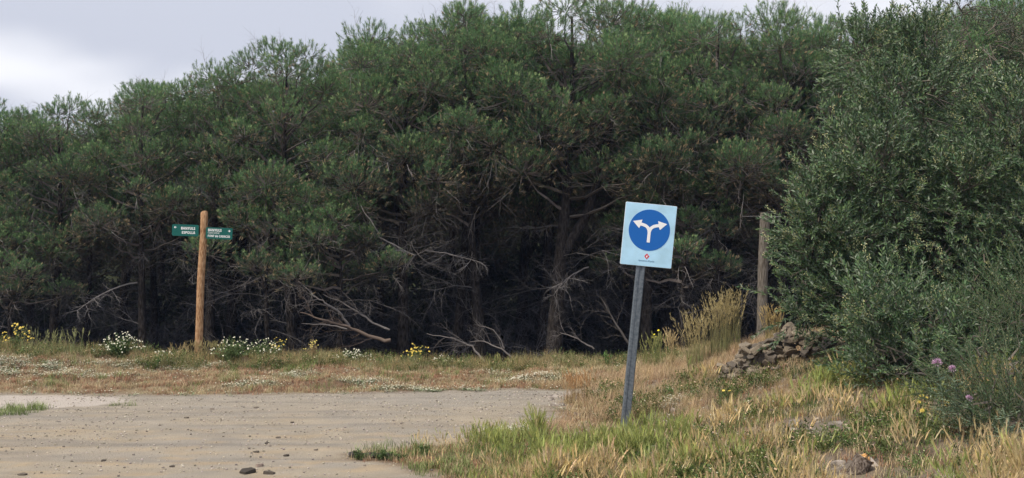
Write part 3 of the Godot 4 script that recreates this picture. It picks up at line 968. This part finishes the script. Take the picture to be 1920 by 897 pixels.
	for k in 3:
		xf = []; tint = []
		var cd := 0.0
		var cx2 := 0.0
		var size := 1.0
		var warm := 1.0
		for i in [13000, 17500, 19000][k]:
			if i % 7 == 0:
				cd = rf(5.5, 14.0)
				cx2 = rf(-0.9, 4.8)
				size = rf(0.65, 1.1)
				warm = rf(0.75, 1.2)
			var d := cd + rf(-0.11, 0.11)
			var x := cx2 + rf(-0.11, 0.11)
			if k == 2:
				d = rf(5.5, 14.0)
				x = rf(-0.9, 4.8)
			if x > d * 0.53: continue
			var ins := road_in(x, d)
			if ins > rf(-0.55, 0.0): continue
			var g := in_spots(x, d, lush)
			if in_spots(x, d, bare) > rf(0.0, 0.5): continue
			var n := na.get_noise_2d(x * 30 + k * 500, d * 30) * 0.5 + 0.5
			if k == 0 and (d > 11.6 + 0.5 * x * 0.3 or n < rf(0.38, 0.66) or (g > 0.12 and rf(0, 1) < 0.5 * g + 0.4)): continue
			if x > 2.2 and x < 4.6 and d > 11.2 and d < 12.6: continue
			if k < 2 and d > 8.9 and absf(x - 1.15) < 0.9: continue
			if k == 2 and d < 10.6 and absf(x - 1.1) < 0.5: continue
			if d < 6.9 and absf(x - 2.14) < 0.16 + 0.05 * (6.9 - d): continue
			if k == 0 and x > 2.4 and d > 9.2 and rf(0, 1) < 0.6: continue
			if k == 1 and (g < rf(0.02, 0.4) and n < rf(0.5, 1.1)): continue
			if k == 1 and d > 12.5: continue
			if k == 2 and (d < 9.4 or x < 0.3 or n < rf(0.2, 0.6)): continue
			if k < 2 and x < 0.2 and rf(0, 1) < 0.35: continue
			var s := size * rf(0.8, 1.1) * (1.0 if x > 0.2 else 0.7)
			xf.append(Transform3D(Basis(Vector3.UP, rf(0, TAU)).scaled_local(Vector3(s, s, s)), Vector3(x, height(x, d) - 0.01, -d)))
			var b := warm * rf(0.85, 1.15)
			tint.append(Color(b * rf(0.95, 1.08), b * rf(0.95, 1.02), b * rf(0.72, 1.05)))
		swarm(sets[k][0], sets[k][1].mesh(), M.grass, xf, tint, sets[k][2], "grass")
	# needles, sticks and dead brush on the wood's floor
	var brush := Soup.new()
	for i in 5: bare_spray(brush, Vector3(rf(-0.1, 0.1), 0, rf(-0.1, 0.1)), Vector3(rf(-0.8, 0.8), rf(0.3, 1.0), rf(-0.8, 0.8)), rf(0.5, 0.9), 0.0055, col(0.135, 0.13, 0.138, 0.3), 2)
	xf = []; tint = []
	for i in 330:
		var d := rf(19.6, 24.0)
		var x := rf(-0.54, 0.45) * d
		var b := grow((Vector3.UP * rf(-0.4, 1) + rdir()).normalized(), rf(0, TAU), rf(0.5, 1.3))
		xf.append(Transform3D(b, Vector3(x, height(x, d) + 1.6 * pow(rf(0, 1), 1.8), -d)))
		var k := rf(0.45, 1.2)
		tint.append(Color(k, k, k * 1.05))
	swarm("dead_brush", brush.mesh(), M.twig, xf, tint, "tangle of dead grey brushwood between the pine trunks", "brushwood")

func undergrowth() -> void:
	var t := Soup.new()
	for i in 150:
		var d := rdir()
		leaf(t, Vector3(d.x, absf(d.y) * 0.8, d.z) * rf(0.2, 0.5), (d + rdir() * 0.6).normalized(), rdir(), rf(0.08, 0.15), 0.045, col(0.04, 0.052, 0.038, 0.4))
	var xf := []
	var tint := []
	for i in 1100:
		var d := rf(22.5, 29.0)
		var x := rf(-0.56, 0.5) * d
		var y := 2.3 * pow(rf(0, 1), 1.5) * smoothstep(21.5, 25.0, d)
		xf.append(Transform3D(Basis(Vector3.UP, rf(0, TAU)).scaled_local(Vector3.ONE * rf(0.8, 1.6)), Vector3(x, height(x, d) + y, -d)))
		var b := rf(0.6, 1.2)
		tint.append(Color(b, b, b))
	swarm("undergrowth", t.mesh(), M.grass, xf, tint, "dark evergreen undergrowth filling the depth of the wood", "undergrowth")

func bush(called: String, pos: Vector3, r: float, h: float, stems: int, leaf_k: Color, leafL: float, petal: Color, heart: Color, flowers: int, fsize: float, leaves := 14) -> Node3D:
	var o := thing(called, pos)
	var st := Soup.new()
	var fo := Soup.new()
	var fl := Soup.new()
	for i in stems:
		var d := flat_dir()
		var lean := rf(0.05, 1.0)
		var H := h * rf(0.55, 1.0) * (1.0 - 0.25 * lean)
		var p := d * rf(0, r * 0.25)
		var tip := blade(st, p, d, H, 0.006, lean * r / H * 0.9, leaf_k * 0.9, leaf_k * 0.9)
		for j in leaves:
			var f := rf(0.15, 1.0)
			var q := p + Vector3(0, H * f * (1 - 0.25 * lean * r / H * 0.9 * f), 0) + d * lean * r * 0.9 * f * f
			leaf(fo, q, (rdir() + Vector3(0, 0.6, 0)).normalized(), (Vector3.UP + rdir() * 0.4).normalized(), leafL * rf(0.6, 1.2), leafL * 0.32, leaf_k * rf(0.7, 1.35))
		if i < flowers:
			if flowers <= 6: fl = Soup.new()
			for w in (1 if flowers <= 6 else 2):
				var c := tip + (rdir() * 0.04 if w == 1 else Vector3(0, 0.005, 0))
				if w == 1 and rf(0, 1) < 0.4: continue
				var b := grow((Vector3.UP * 0.8 + Vector3(0, 0, 0.5) + rdir() * 0.5).normalized(), rf(0, TAU), fsize * rf(0.75, 1.2))
				for g in 7:
					var a := g * TAU / 7
					fl.tri(c, c + b * Vector3(cos(a - 0.4), 0.15, sin(a - 0.4)), c + b * Vector3(cos(a + 0.4), 0.15, sin(a + 0.4)), petal * rf(0.9, 1.05))
				for g in 5:
					var a := g * TAU / 5
					fl.tri(c + b * Vector3(0, 0.32, 0), c + b * Vector3(cos(a) * 0.33, 0.2, sin(a) * 0.33), c + b * Vector3(cos(a + 1.26) * 0.33, 0.2, sin(a + 1.26) * 0.33), heart)
			if flowers <= 6: part(o, "flower", fl.mesh(), M.grass)
	if flowers > 6: part(o, "flowers", fl.mesh(), M.grass)
	part(o, "stems", st.mesh(), M.grass)
	part(o, "foliage", fo.mesh(), M.grass)
	return o
func clump(called: String, pos: Vector3, r: float, h: float, n: int, k: Color, k2: Color, head: Color, heads: float) -> Node3D:
	var o := thing(called, pos)
	var bl := Soup.new()
	var hd := Soup.new()
	for i in n:
		var d := flat_dir()
		var q := flat_dir() * r * sqrt(rf(0, 1)) * Vector3(1, 1, 0.7)
		var g := height(pos.x + q.x, -(pos.z + q.z)) - pos.y
		var stalk := rf(0, 1) < heads
		var H := h * (rf(0.75, 1.1) if stalk else rf(0.35, 0.75))
		var tip := blade(bl, q + Vector3(0, g - 0.01, 0), d, H, 0.0045 if stalk else 0.007, rf(0.05, 0.28) if stalk else rf(0.2, 0.5), k * rf(0.75, 1.25), k2 * rf(0.8, 1.2), 4)
		if stalk:
			var dir := (Vector3.UP + d * 0.35).normalized()
			for a in 8:
				var b := tip - dir * rf(0.0, 0.3) * h
				var ad := (dir + rdir() * 0.4).normalized()
				hd.stick(b, b + ad * rf(0.025, 0.05), 0.003, 0.001, head * rf(0.75, 1.25))
	part(o, "blades", bl.mesh(), M.grass)
	if heads > 0: part(o, "seed_heads", hd.mesh(), M.grass)
	return o

func plant_flowers() -> void:
	rng.seed = 313
	var white := Color(0.68, 0.68, 0.58)
	var yellow := Color(0.72, 0.55, 0.12)
	var lemon := Color(0.7, 0.62, 0.2)
	var g1 := Color(0.07, 0.115, 0.04)
	var g2 := Color(0.11, 0.16, 0.06)
	for a in [
			["flower_bush", 226, 15.9, 0.34, 0.42, 150, g1, white, lemon, 75, 0.012, "rounded bush with many white flowers left of the wooden signpost"],
			["flower_bush", 438, 15.9, 0.4, 0.44, 170, g2, white, yellow, 45, 0.011, "leafy green bush with small white flowers right of the wooden signpost"],
			["flower_bush", 490, 16.0, 0.32, 0.34, 110, g2, white, yellow, 45, 0.012, "lower white flowering plant beside the leafy green bush"],
			["flower_bush", 660, 16.1, 0.34, 0.24, 110, g1, white, lemon, 70, 0.012, "low wide plant full of white flowers below the fallen branches"],
			["flower_bush", 835, 16.2, 0.34, 0.24, 110, g1, white, yellow, 34, 0.011, "dark leafy plant with a few white flowers in front of leaning pine"],
			["yellow_daisies", 32, 16.2, 0.3, 0.42, 30, g2, yellow, yellow, 26, 0.016, "tall yellow daisies at the far left edge"],
			["yellow_daisies", 522, 16.2, 0.16, 0.42, 16, g2, yellow, yellow, 12, 0.015, "thin yellow daisies between green bush and dry plant"],
			["yellow_daisies", 784, 16.2, 0.28, 0.34, 26, g2, yellow, yellow, 22, 0.015, "yellow daisies below the grey hanging spray, centre left"],
			["yellow_daisies", 1232, 14.6, 0.1, 0.55, 8, g2, Color(0.7, 0.62, 0.04), yellow, 4, 0.018, "few yellow flowers on tall stems right of the blue sign post"],
			["dry_plant", 586, 16.0, 0.14, 0.4, 34, Color(0.36, 0.28, 0.16), lemon, yellow, 10, 0.014, "pale dry seed plant left of the low white flowers"],
			["flower_bush", 303, 15.9, 0.12, 0.2, 16, g2, white, lemon, 10, 0.014, "small pale flowering plant between white bush and signpost"],
			["weed_plant", 1137, 16.0, 0.2, 0.3, 26, Color(0.11, 0.2, 0.06), white, white, 0, 0.01, "fresh green weed on the berm left of blue sign"],
			["weed_plant", 720, 15.9, 0.3, 0.14, 40, Color(0.1, 0.18, 0.05), white, white, 0, 0.01, "bright green low weeds left of the centre yellow daisies"]]:
		tag(bush(a[0], ground_at(a[1], a[2]), a[3], a[4], a[5], a[6], 0.038, a[7], a[8], a[9], a[10]), a[11], "plant", "flowering plants along the berm")
	var gr := Color(0.13, 0.18, 0.06)
	var gold := Color(0.36, 0.30, 0.15)
	for a in [
			[1306, 13.4, 0.13, 0.72, 150, Color(0.17, 0.22, 0.09), gold, 0.6, "tall golden grass clump, left one before the fence post"],
			[1358, 13.6, 0.21, 0.82, 260, Color(0.16, 0.21, 0.09), gold, 0.65, "tallest and widest golden grass clump beside the grey fence post"],
			[1450, 13.2, 0.1, 0.5, 80, Color(0.2, 0.21, 0.08), Color(0.38, 0.29, 0.13), 0.7, "golden grass clump right of the fence post above the wall"],
			[1226, 14.2, 0.16, 0.48, 150, gr, Color(0.26, 0.27, 0.1), 0.3, "green grass clump right of the blue sign post"],
			[1084, 11.9, 0.16, 0.36, 110, Color(0.24, 0.21, 0.1), Color(0.42, 0.26, 0.13), 0.6, "thin reddish grass tuft at the track corner, left of sign"],
			[1258, 14.0, 0.06, 0.5, 46, Color(0.36, 0.29, 0.14), Color(0.5, 0.4, 0.22), 0.7, "straw pale grass tuft right of the green clump"],
			[556, 14.9, 0.26, 0.2, 210, gr, Color(0.2, 0.26, 0.08), 0.0, "small green grass cushion on the berm below dry plant"],
			[940, 15.6, 0.24, 0.24, 170, gr, Color(0.26, 0.26, 0.1), 0.1, "green grass tuft on the berm left of the forked pine"],
			[100, 16.0, 0.5, 0.4, 340, Color(0.12, 0.17, 0.07), Color(0.25, 0.26, 0.12), 0.15, "wide green grass patch right of the far left daisies"],
			[395, 16.2, 0.3, 0.3, 200, Color(0.26, 0.17, 0.09), Color(0.3, 0.26, 0.12), 0.3, "reddish and green grass around the foot of the signpost"],
			[340, 16.1, 0.2, 0.28, 120, Color(0.26, 0.2, 0.1), Color(0.34, 0.27, 0.14), 0.3, "dry grass tuft at left foot of the signpost"]]:
		tag(clump("grass_clump", ground_at(a[0], a[1]), a[2], a[3], a[4], a[5], a[6], a[6] * 1.15, a[7]), a[8], "grass clump", "grass clumps on berm and bank")
	tag(clump("strap_leaf_clump", ground_at(1560, 10.6), 0.4, 0.36, 330, Color(0.035, 0.075, 0.022), Color(0.06, 0.11, 0.035), g1, 0.0), "dark green strap leaved clump under the left of the olive", "plant")
	tag(clump("strap_leaf_clump", ground_at(1655, 10.2), 0.4, 0.36, 330, Color(0.035, 0.075, 0.022), Color(0.06, 0.11, 0.035), g1, 0.0), "dark green strap leaved clump under the middle of the olive", "plant")
	for a in [[1732, 7.9, 0.07, 0.2, "pair of yellow flowers in the shade under the olive"], [1722, 7.6, 0.06, 0.16, "yellow flower on the bank just below the pair"], [1795, 7.6, 0.08, 0.2, "small yellow flowers left of the grey thistle"], [1350, 10.2, 0.1, 0.2, "tiny yellow flowers on the bank left of bare earth"]]:
		tag(bush("yellow_daisies", ground_at(a[0], a[1]), a[2], a[3], 7, g2, 0.03, yellow, yellow, 3, 0.016), a[4], "plant", "yellow flowers on the bank")
	# thistles
	for a in [[1757, 682, 7.3, 0.036, "tallest pale purple thistle head in the dark hollow under olive"], [1786, 693, 7.1, 0.028, "pink thistle right of the tallest pale thistle"], [1818, 748, 6.9, 0.024, "lowest pink thistle before the feathery shrub"], [1880, 765, 6.5, 0.0, "grey green spiny thistle without flower at right edge"]]:
		var p := ground_at(a[0] + 14, a[2])
		var o := thing("thistle", p)
		tag(o, a[4], "thistle", "thistles on the bank under the olive")
		var top := at(a[0], a[1], a[2]) - p
		var st := Soup.new()
		var prev := Vector3.ZERO
		for i in 8:
			var f := (i + 1) / 8.0
			var q := Vector3(top.x * f * f, top.y * f, top.z * f)
			st.stick(prev, q, 0.005, 0.004, Color(0.2, 0.26, 0.18))
			prev = q
		part(o, "stem", st.mesh(), M.grass)
		var lf := Soup.new()
		for i in 26:
			var f := rf(0.05, 0.85)
			var q := Vector3(top.x * f * f, top.y * f, 0)
			var d := (flat_dir() + Vector3(0, rf(0.0, 0.6), 0)).normalized()
			var L := rf(0.09, 0.17) * (1.1 - f * 0.6)
			var k := col(0.19, 0.25, 0.17, 0.3)
			for j in 6:
				var g := (j + 0.5) / 6.0
				var w := d.cross(Vector3.UP).normalized()
				for s in [-1, 1]:
					leaf(lf, q + d * L * g, (w * s + d * 0.6 + rdir() * 0.25).normalized(), Vector3.UP, L * 0.32 * (1.1 - g * 0.5), 0.012, k)
			leaf(lf, q, d, Vector3.UP, L * 1.1, 0.014, k)
		part(o, "leaf", lf.mesh(), M.grass)
		if a[3] > 0:
			var fl := Soup.new()
			for i in 120:
				var d := (rdir() + Vector3(0, 0.75, 0.15)).normalized()
				fl.stick(top + d * a[3] * 0.2, top + d * a[3] * rf(0.8, 1.15), 0.0016, 0.0011, col(0.62, 0.42, 0.58, 0.25))
			part(o, "flower_head", fl.mesh(), M.grass)
			var cup := SphereMesh.new()
			cup.radius = a[3] * 0.42
			cup.height = a[3] * 0.95
			cup.radial_segments = 10
			cup.rings = 6
			part(o, "cup", cup, M.cup).position = top + Vector3(0, -a[3] * 0.15, 0)

# ------------------------------------------------------------------ wood lying about
func fallen(label: String, pts: Array, r: float, k: Color, twigs: int) -> void:
	var base: Vector3 = pts[0]
	var o := thing("fallen_branch", base)
	tag(o, label, "branch", "dead branches at the edge of the wood")
	var fine := []
	var rad := []
	for i in pts.size() - 1:
		for j in 4:
			var f := j / 4.0
			fine.append((pts[i] as Vector3).lerp(pts[i + 1], f) - base + rdir() * r * 0.5)
	fine.append(pts[-1] - base)
	for i in fine.size(): rad.append(lerpf(r, r * 0.25, float(i) / (fine.size() - 1)))
	var m := mat(k, 0.95)
	part(o, "stem", tube(fine, rad, 7, 0.3), m)
	var s := Soup.new()
	for i in twigs:
		var j := int(rf(0.2, 0.98) * (fine.size() - 1))
		var d: Vector3 = (fine[j + 1] - fine[j]).normalized()
		bare_spray(s, fine[j], (d + rdir() * 0.8).normalized(), rf(0.25, 0.6), r * 0.2, k, 1)
	part(o, "twigs", s.mesh(), M.twig)

func deadwood() -> void:
	rng.seed = 808
	var grey := Color(0.17, 0.155, 0.15)
	var brown := Color(0.15, 0.115, 0.095)
	fallen("thick brown fallen branch lying above the low white flowers", [at(732, 640, 17.3), at(690, 632, 17.3), at(650, 612, 17.2), at(600, 598, 17.3), at(562, 586, 17.4)], 0.036, brown, 8)
	fallen("grey dead branch rising steeply left from the thick fallen branch", [at(655, 614, 17.25), at(640, 590, 17.2), at(610, 568, 17.1), at(588, 555, 17.1)], 0.028, grey, 5)
	fallen("long grey dead branch slanting up left behind the thick fallen one", [at(730, 620, 17.5), at(700, 606, 17.5), at(670, 585, 17.5), at(640, 566, 17.5), at(605, 552, 17.6)], 0.022, grey, 6)
	fallen("lowest thin dead branch lying left of the thick fallen branch", [at(650, 617, 17.15), at(610, 609, 17.1), at(565, 607, 17.1)], 0.016, grey, 3)
	fallen("long arching bare branch behind the yellow daisies", [at(908, 680, 17.2), at(885, 650, 17.3), at(850, 636, 17.3), at(800, 626, 17.4)], 0.02, grey, 6)
	fallen("bare branch arching left before the leaning pine", [at(960, 672, 17.2), at(940, 655, 17.2), at(905, 640, 17.3), at(880, 642, 17.3)], 0.018, grey, 5)
	fallen("curved bare branch arching high right of leaning pine", [at(945, 655, 17.4), at(940, 640, 17.4), at(925, 618, 17.4), at(895, 610, 17.5)], 0.014, grey, 4)
	fallen("bare branch slanting down right of the forked pine", [at(1115, 655, 17.6), at(1090, 640, 17.6), at(1065, 628, 17.6), at(1050, 624, 17.7)], 0.018, grey, 5)
	fallen("dark dead stem leaning in the gloom left of blue sign", [at(1180, 645, 17.9), at(1150, 600, 17.9), at(1128, 560, 17.9)], 0.025, Color(0.1, 0.09, 0.085), 7)
	# hanging grey sprays on the front pines' low boughs
	for a in [[790, 498, 17.6, 0.4, "pale grey dead spray hanging left of the thin pine", 0.7], [1110, 530, 17.7, 0.42, "pale twisted dead spray right of the forked pine trunk", -0.5], [225, 560, 17.8, 0.4, "pale drooping dead spray left of the wooden signpost", -0.6], [690, 470, 17.5, 0.45, "pale dead boughs below the low spreading pine", 0.5]]:
		var p := at(a[0], a[1], a[2])
		var o := thing("dead_bough", p + Vector3(0, 0.25, -0.8))
		tag(o, a[4], "branch", "dead sprays hanging from the front pines")
		var s := Soup.new()
		var q := Vector3.ZERO
		var dir := Vector3(a[5], -0.1, 0.7).normalized()
		for i in 7:
			var e := q + dir * 0.16
			s.stick(q, e, 0.015 - i * 0.0015, 0.0135 - i * 0.0015, Color(0.28, 0.26, 0.25))
			if i > 1:
				for w in 3:
					bare_spray(s, e, Vector3(rf(-0.9, 0.9), rf(-1.0, 0.3), rf(-0.2, 0.6)), a[3] * rf(0.4, 0.95), 0.005, col(0.2, 0.19, 0.19, 0.3), 1)
			q = e
			dir = (dir + Vector3(a[5] * 0.2, -0.12, 0) + rdir() * 0.15).normalized()
		part(o, "twigs", s.mesh(), M.twig)
	# log at the lower right and the half buried one beside the track
	var lp := at(1592, 912, 6.72)
	var lt := at(1624, 860, 6.72)
	var o := thing("broken_log", lp)
	tag(o, "broken grey log with fresh orange end at bottom right", "log")
	var pts := []
	var rad := []
	for i in 7:
		pts.append((lt - lp) * (i / 6.0 * 1.3 - 0.3))
		rad.append(0.066 - 0.008 * i / 6.0)
	part(o, "bark", tube(pts, rad, 14, 0.35, false), M.log_bark)
	var n := (lt - lp).normalized()
	var face := Soup.new()
	var b := grow(n, 0.3, 1.0)
	for i in 18:
		var a0 := i * TAU / 18
		var a1 := (i + 1) * TAU / 18
		for q in 3:
			var r0 := q / 3.0 * 0.056
			var r1 := (q + 1) / 3.0 * 0.056
			var y := func(r: float, a: float) -> float: return 0.035 * nb.get_noise_2d(cos(a) * r * 2600, sin(a) * r * 2600) - 0.004 + (0.015 if r < 0.03 else 0.0)
			var k := Color(0.62, 0.36, 0.14) if q < 2 else Color(0.68, 0.5, 0.3)
			face.quad(pts[6] + b * Vector3(cos(a0) * r0, y.call(r0, a0), sin(a0) * r0), pts[6] + b * Vector3(cos(a0) * r1, y.call(r1, a0), sin(a0) * r1), pts[6] + b * Vector3(cos(a1) * r1, y.call(r1, a1), sin(a1) * r1), pts[6] + b * Vector3(cos(a1) * r0, y.call(r0, a1), sin(a1) * r0), k * rf(0.85, 1.1))
	part(o, "broken_end", face.mesh(), M.grass)
	var g0 := seen_ground(655, 858)
	var g1 := seen_ground(735, 860)
	o = thing("half_buried_log", g0)
	tag(o, "dark half buried log overgrown with weeds beside the track", "log")
	pts = []; rad = []
	for i in 9:
		pts.append((g1 - g0) * (i / 8.0) + Vector3(0, 0.012 + 0.006 * sin(i * 1.7), 0))
		rad.append(0.03 + 0.006 * sin(i * 2.1))
	part(o, "bark", tube(pts, rad, 12, 0.5), M.log_dark)
	for a in [[672, 8.6, "at its left end"], [715, 8.58, "at its middle"], [752, 8.6, "beyond its right end"], [795, 8.75, "where the bank grass begins"]]:
		tag(bush("weed_plant", ground_at(a[0], a[1]), 0.1, 0.1, 18, Color(0.09, 0.14, 0.05), 0.03, Color.WHITE, Color.WHITE, 0, 0.01), "small dark weed by the half buried log, " + a[2], "plant", "weeds along the half buried log")
	# litter and flat patches
	rng.seed = 15
	var chip := part(self, "pale_stone", slab_mesh(6, 0.3), mat(Color(0.75, 0.75, 0.75), 0.7))
	chip.transform = Transform3D(Basis.from_euler(Vector3(0.5, 0.3, 0.2)).scaled_local(Vector3(0.085, 0.06, 0.07)), seen_ground(1379, 777) + Vector3(0, 0.02, 0))
	tag(chip, "small white stone chip on the bare earth of the bank", "stone")
	var under := at(1735, 705, 9.2)
	fallen("grey stick lying in the dark hollow under the olive", [under, under + Vector3(-0.12, 0.03, 0.05), under + Vector3(-0.3, 0.02, 0.12)], 0.016, grey, 1)

# ------------------------------------------------------------------ materials
func make_materials() -> void:
	M.grain = noise_tex(0.02, Color(0.55, 0.55, 0.55), Color(1, 1, 1), 3)
	M.grit = noise_tex(0.16, Color(0.5, 0.49, 0.48), Color(1, 1, 1), 58, 1024, 4)
	M.fine = noise_tex(0.06, Color(0.5, 0.5, 0.5), Color(1, 1, 1), 8)
	var stripes := noise_tex(0.012, Color(0.35, 0.3, 0.26), Color(1, 1, 1), 21)
	M.earth = relief(triplanar(mat(Color(1.15, 1.15, 1.15), 1.0, true), M.grit, Vector3.ONE * 0.9), M.grit, 0.7)
	M.earth.metallic_specular = 0.1
	M.bark = relief(triplanar(mat(Color(0.06, 0.054, 0.052), 1.0), stripes, Vector3(4, 1.2, 4), false), stripes, 2.0)
	M.twig = mat(Color(1, 1, 1), 0.95, true)
	M.needle = mat(Color(1, 1, 1), 0.6, true, 0.35)
	M.olive = mat(Color(1, 1, 1), 0.42, true, 0.3)
	M.grass = mat(Color(1, 1, 1), 0.8, true, 0.45)
	M.tinted = mat(Color(1, 1, 1), 0.95, true)
	M.cup = mat(Color(0.16, 0.2, 0.13), 0.9)
	M.slates = []
	for k in [Color(0.36, 0.30, 0.235), Color(0.44, 0.37, 0.285), Color(0.28, 0.24, 0.2), Color(0.52, 0.44, 0.34)]:
		M.slates.append(relief(triplanar(mat(k * 1.1, 0.95), M.grain, Vector3(6, 10, 6), false), M.grain, 1.0))
	M.steel = relief(triplanar(mat(Color(0.185, 0.21, 0.24), 0.5), noise_tex(0.03, Color(0.75, 0.78, 0.8), Color(1, 1, 1), 31, 256), Vector3(3, 3, 3)), M.fine, 0.05)
	M.steel.metallic = 0.35
	M.steel_plain = mat(Color(1, 1, 1), 0.5, true)
	M.pale_blue = triplanar(mat(Color(0.46, 0.74, 0.96), 0.45), noise_tex(0.008, Color(0.93, 0.93, 0.92), Color(1, 1, 1), 33, 256), Vector3.ONE * 2)
	M.white_edge = mat(Color(0.8, 0.82, 0.85), 0.4)
	M.sign_blue = mat(Color(0.012, 0.125, 0.46), 0.4)
	M.sign_white = mat(Color(0.85, 0.86, 0.88), 0.5)
	M.sign_red = mat(Color(0.6, 0.04, 0.07), 0.5)
	M.sign_ink = mat(Color(0.1, 0.2, 0.3), 0.6)
	M.board_green = mat(Color(0.006, 0.10, 0.088), 0.45)
	M.timber = relief(triplanar(mat(Color(0.60, 0.40, 0.24), 0.8), noise_tex(0.014, Color(0.55, 0.45, 0.36), Color(1, 1, 1), 40), Vector3(7, 1.0, 7), false), stripes, 0.4)
	M.grey_wood = relief(triplanar(mat(Color(0.235, 0.215, 0.19), 0.95), noise_tex(0.014, Color(0.5, 0.47, 0.43), Color(1, 1, 1), 42), Vector3(9, 0.9, 9), false), stripes, 0.8)
	M.log_bark = relief(triplanar(mat(Color(0.27, 0.23, 0.2), 0.95), stripes, Vector3(9, 5, 9), false), stripes, 1.2)
	M.log_dark = relief(triplanar(mat(Color(0.1, 0.095, 0.095), 0.95), stripes, Vector3(5, 5, 5), false), stripes, 1.5)

func make_sky() -> PanoramaSkyMaterial:
	var w := 768
	var h := 384
	var im := Image.create_empty(w, h, false, Image.FORMAT_RGBF)
	var f := FastNoiseLite.new()
	f.seed = 12
	f.frequency = 1.0
	f.fractal_octaves = 5
	f.noise_type = FastNoiseLite.TYPE_SIMPLEX_SMOOTH
	for y in h:
		var up := (0.5 - (y + 0.5) / h) * PI
		for x in w:
			var a := (x + 0.5) / w * TAU
			var d := Vector3(cos(up) * sin(a), sin(up), cos(up) * cos(a))
			var s := 1.0 / maxf(0.16, d.y + 0.1)       # the cloud layer overhead, foreshortened towards the horizon
			var q := Vector3(d.x * s * 0.55, 0.4 * d.y, d.z * s * 0.55)
			var n := f.get_noise_3d(q.x, q.y, q.z) * 0.5 + 0.5
			var k := Color(0.565, 0.595, 0.69).lerp(Color(0.89, 0.90, 0.95), smoothstep(0.38, 0.64, n))
			var lift := 1.0 + 0.25 * smoothstep(0.1, 0.9, d.y)
			im.set_pixel(x, y, Color(k.r * lift, k.g * lift, k.b * lift))
	var m := PanoramaSkyMaterial.new()
	m.panorama = ImageTexture.create_from_image(im)
	return m

func _ready() -> void:
	na.seed = 4
	na.frequency = 0.03
	na.fractal_octaves = 4
	nb.seed = 9
	nb.frequency = 0.03
	nb.fractal_octaves = 3
	# camera
	var cam := Camera3D.new()
	cam.name = "camera"
	cam.position = EYE
	cam.set_frustum(0.1 * 897.0 / LENS, Vector2(0, 0.1 * 39.5 / LENS), 0.1, 900.0)
	cam.current = true
	add_child(cam)
	# sky, air and exposure
	var env := Environment.new()
	env.background_mode = Environment.BG_SKY
	env.sky = Sky.new()
	env.sky.sky_material = make_sky()
	env.tonemap_mode = Environment.TONE_MAPPER_LINEAR
	env.tonemap_exposure = 1.12
	env.fog_enabled = true
	env.fog_density = 0.0005
	env.fog_light_color = Color(0.62, 0.76, 1.0)
	env.sdfgi_enabled = true
	env.ssao_enabled = true
	env.ssil_enabled = true
	var we := WorldEnvironment.new()
	we.name = "world_environment"
	we.environment = env
	add_child(we)
	# sun behind thin cloud, high, over the camera's left shoulder
	var sun := DirectionalLight3D.new()
	sun.name = "sun"
	sun.light_energy = 1.0
	sun.light_color = Color(1.0, 0.95, 0.87)
	sun.light_angular_distance = 4.0
	sun.shadow_enabled = true
	sun.basis = Basis.looking_at(-Vector3(-0.45, 0.85, 0.38))
	add_child(sun)
	make_materials()
	build_land()
	plant_wood()
	plant_olives()
	build_wall()
	blue_sign()
	trail_post()
	fence_post()
	loose_stones()
	deadwood()
	sow()
	undergrowth()
	plant_flowers()
